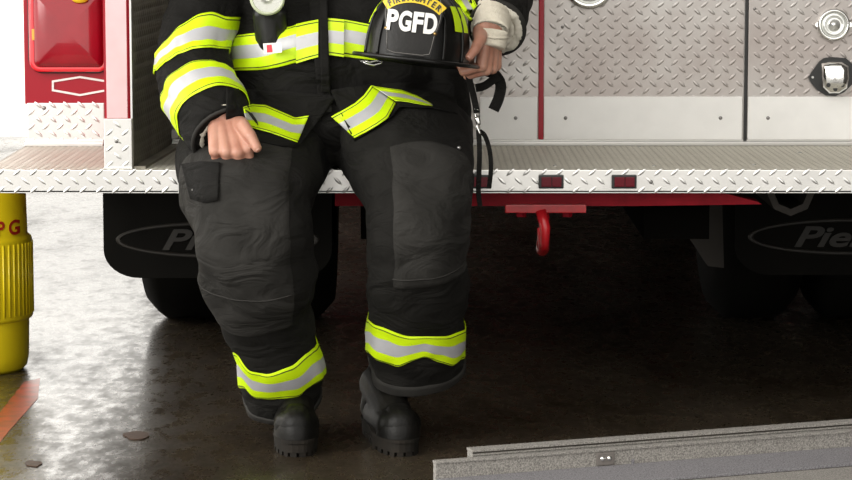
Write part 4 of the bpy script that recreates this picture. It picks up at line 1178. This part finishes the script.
bm = bmesh.new(); q = [at(x, y, -.30) for x, y in ((360, 60), (366, 63.5), (374, 65), (381, 63), (383, 60.5), (376, 60.5), (370, 62)) ]; tube(bm, q, .0020, 8, True)
part(HT, 'd_ring', bm, M['chrome'], None, True)
# leather chin pad under the brim
# ------------------------------------------------------------------ light
w = bpy.data.worlds.new('world'); sc.world = w; w.use_nodes = True
nt = w.node_tree; N = nt.nodes; L = nt.links
bg = N['Background']
tc = N.new('ShaderNodeTexCoord'); sp = N.new('ShaderNodeSeparateXYZ'); L.new(tc.outputs['Generated'], sp.inputs[0])
# brighter towards the open doors on the left, dimmer to the right
mr = N.new('ShaderNodeMapRange'); mr.interpolation_type = 'SMOOTHSTEP'
mr.inputs[1].default_value = -.75; mr.inputs[2].default_value = .45; mr.inputs[3].default_value = 2.3; mr.inputs[4].default_value = 1.75
L.new(sp.outputs['X'], mr.inputs[0])
mb = N.new('ShaderNodeMapRange'); mb.interpolation_type = 'SMOOTHSTEP'
mb.inputs[1].default_value = .2; mb.inputs[2].default_value = .8; mb.inputs[3].default_value = 0; mb.inputs[4].default_value = 2.6
L.new(sp.outputs['Y'], mb.inputs[0])
ad = N.new('ShaderNodeMath'); ad.operation = 'ADD'; L.new(mr.outputs[0], ad.inputs[0]); L.new(mb.outputs[0], ad.inputs[1])
zr = N.new('ShaderNodeMapRange'); zr.interpolation_type = 'SMOOTHSTEP'
zr.inputs[1].default_value = .09; zr.inputs[2].default_value = .25; zr.inputs[3].default_value = .12; zr.inputs[4].default_value = 1
L.new(sp.outputs['Z'], zr.inputs[0])
mz = N.new('ShaderNodeMix'); mz.data_type = 'FLOAT'      # only the far side has the low skyline
fb = N.new('ShaderNodeMapRange'); fb.inputs[1].default_value = .2; fb.inputs[2].default_value = .6; L.new(sp.outputs['Y'], fb.inputs[0])
L.new(fb.outputs[0], mz.inputs[0]); mz.inputs[2].default_value = 1.0; L.new(zr.outputs[0], mz.inputs[3])
mu = N.new('ShaderNodeMath'); mu.operation = 'MULTIPLY'; L.new(ad.outputs[0], mu.inputs[0]); L.new(mz.outputs[0], mu.inputs[1])
L.new(mu.outputs[0], bg.inputs['Strength']); bg.inputs['Color'].default_value = (1, .972, .915, 1)
w.cycles.sampling_method = 'MANUAL'; w.cycles.sample_map_resolution = 512
def area(name, loc, target, sx, sy, power, col=(1, .98, .94)):
    l = bpy.data.lights.new(name, 'AREA'); l.shape = 'RECTANGLE'; l.size = sx; l.size_y = sy; l.energy = power; l.color = col
    o = bpy.data.objects.new(name, l); link(o); o.location = loc
    o.rotation_euler = (Vector(target) - Vector(loc)).to_track_quat('-Z', 'Y').to_euler(); return o
area('left_bay_daylight', (-3.4, -2.6, 2.1), (-.2, 0, .6), 2.4, 2.6, 120)
s = bpy.data.lights.new('sun', 'SUN'); s.energy = 3.5; s.angle = .02; s.color = (1, .97, .9)
so = bpy.data.objects.new('sun', s); link(so); so.rotation_euler = Vector((.25, -.45, -1)).to_track_quat('-Z', 'Y').to_euler()
sc.view_settings.view_transform = 'Standard'; sc.view_settings.look = 'None'; sc.view_settings.gamma = 1
sc.view_settings.use_curve_mapping = False
sc.view_settings.exposure = 0.0
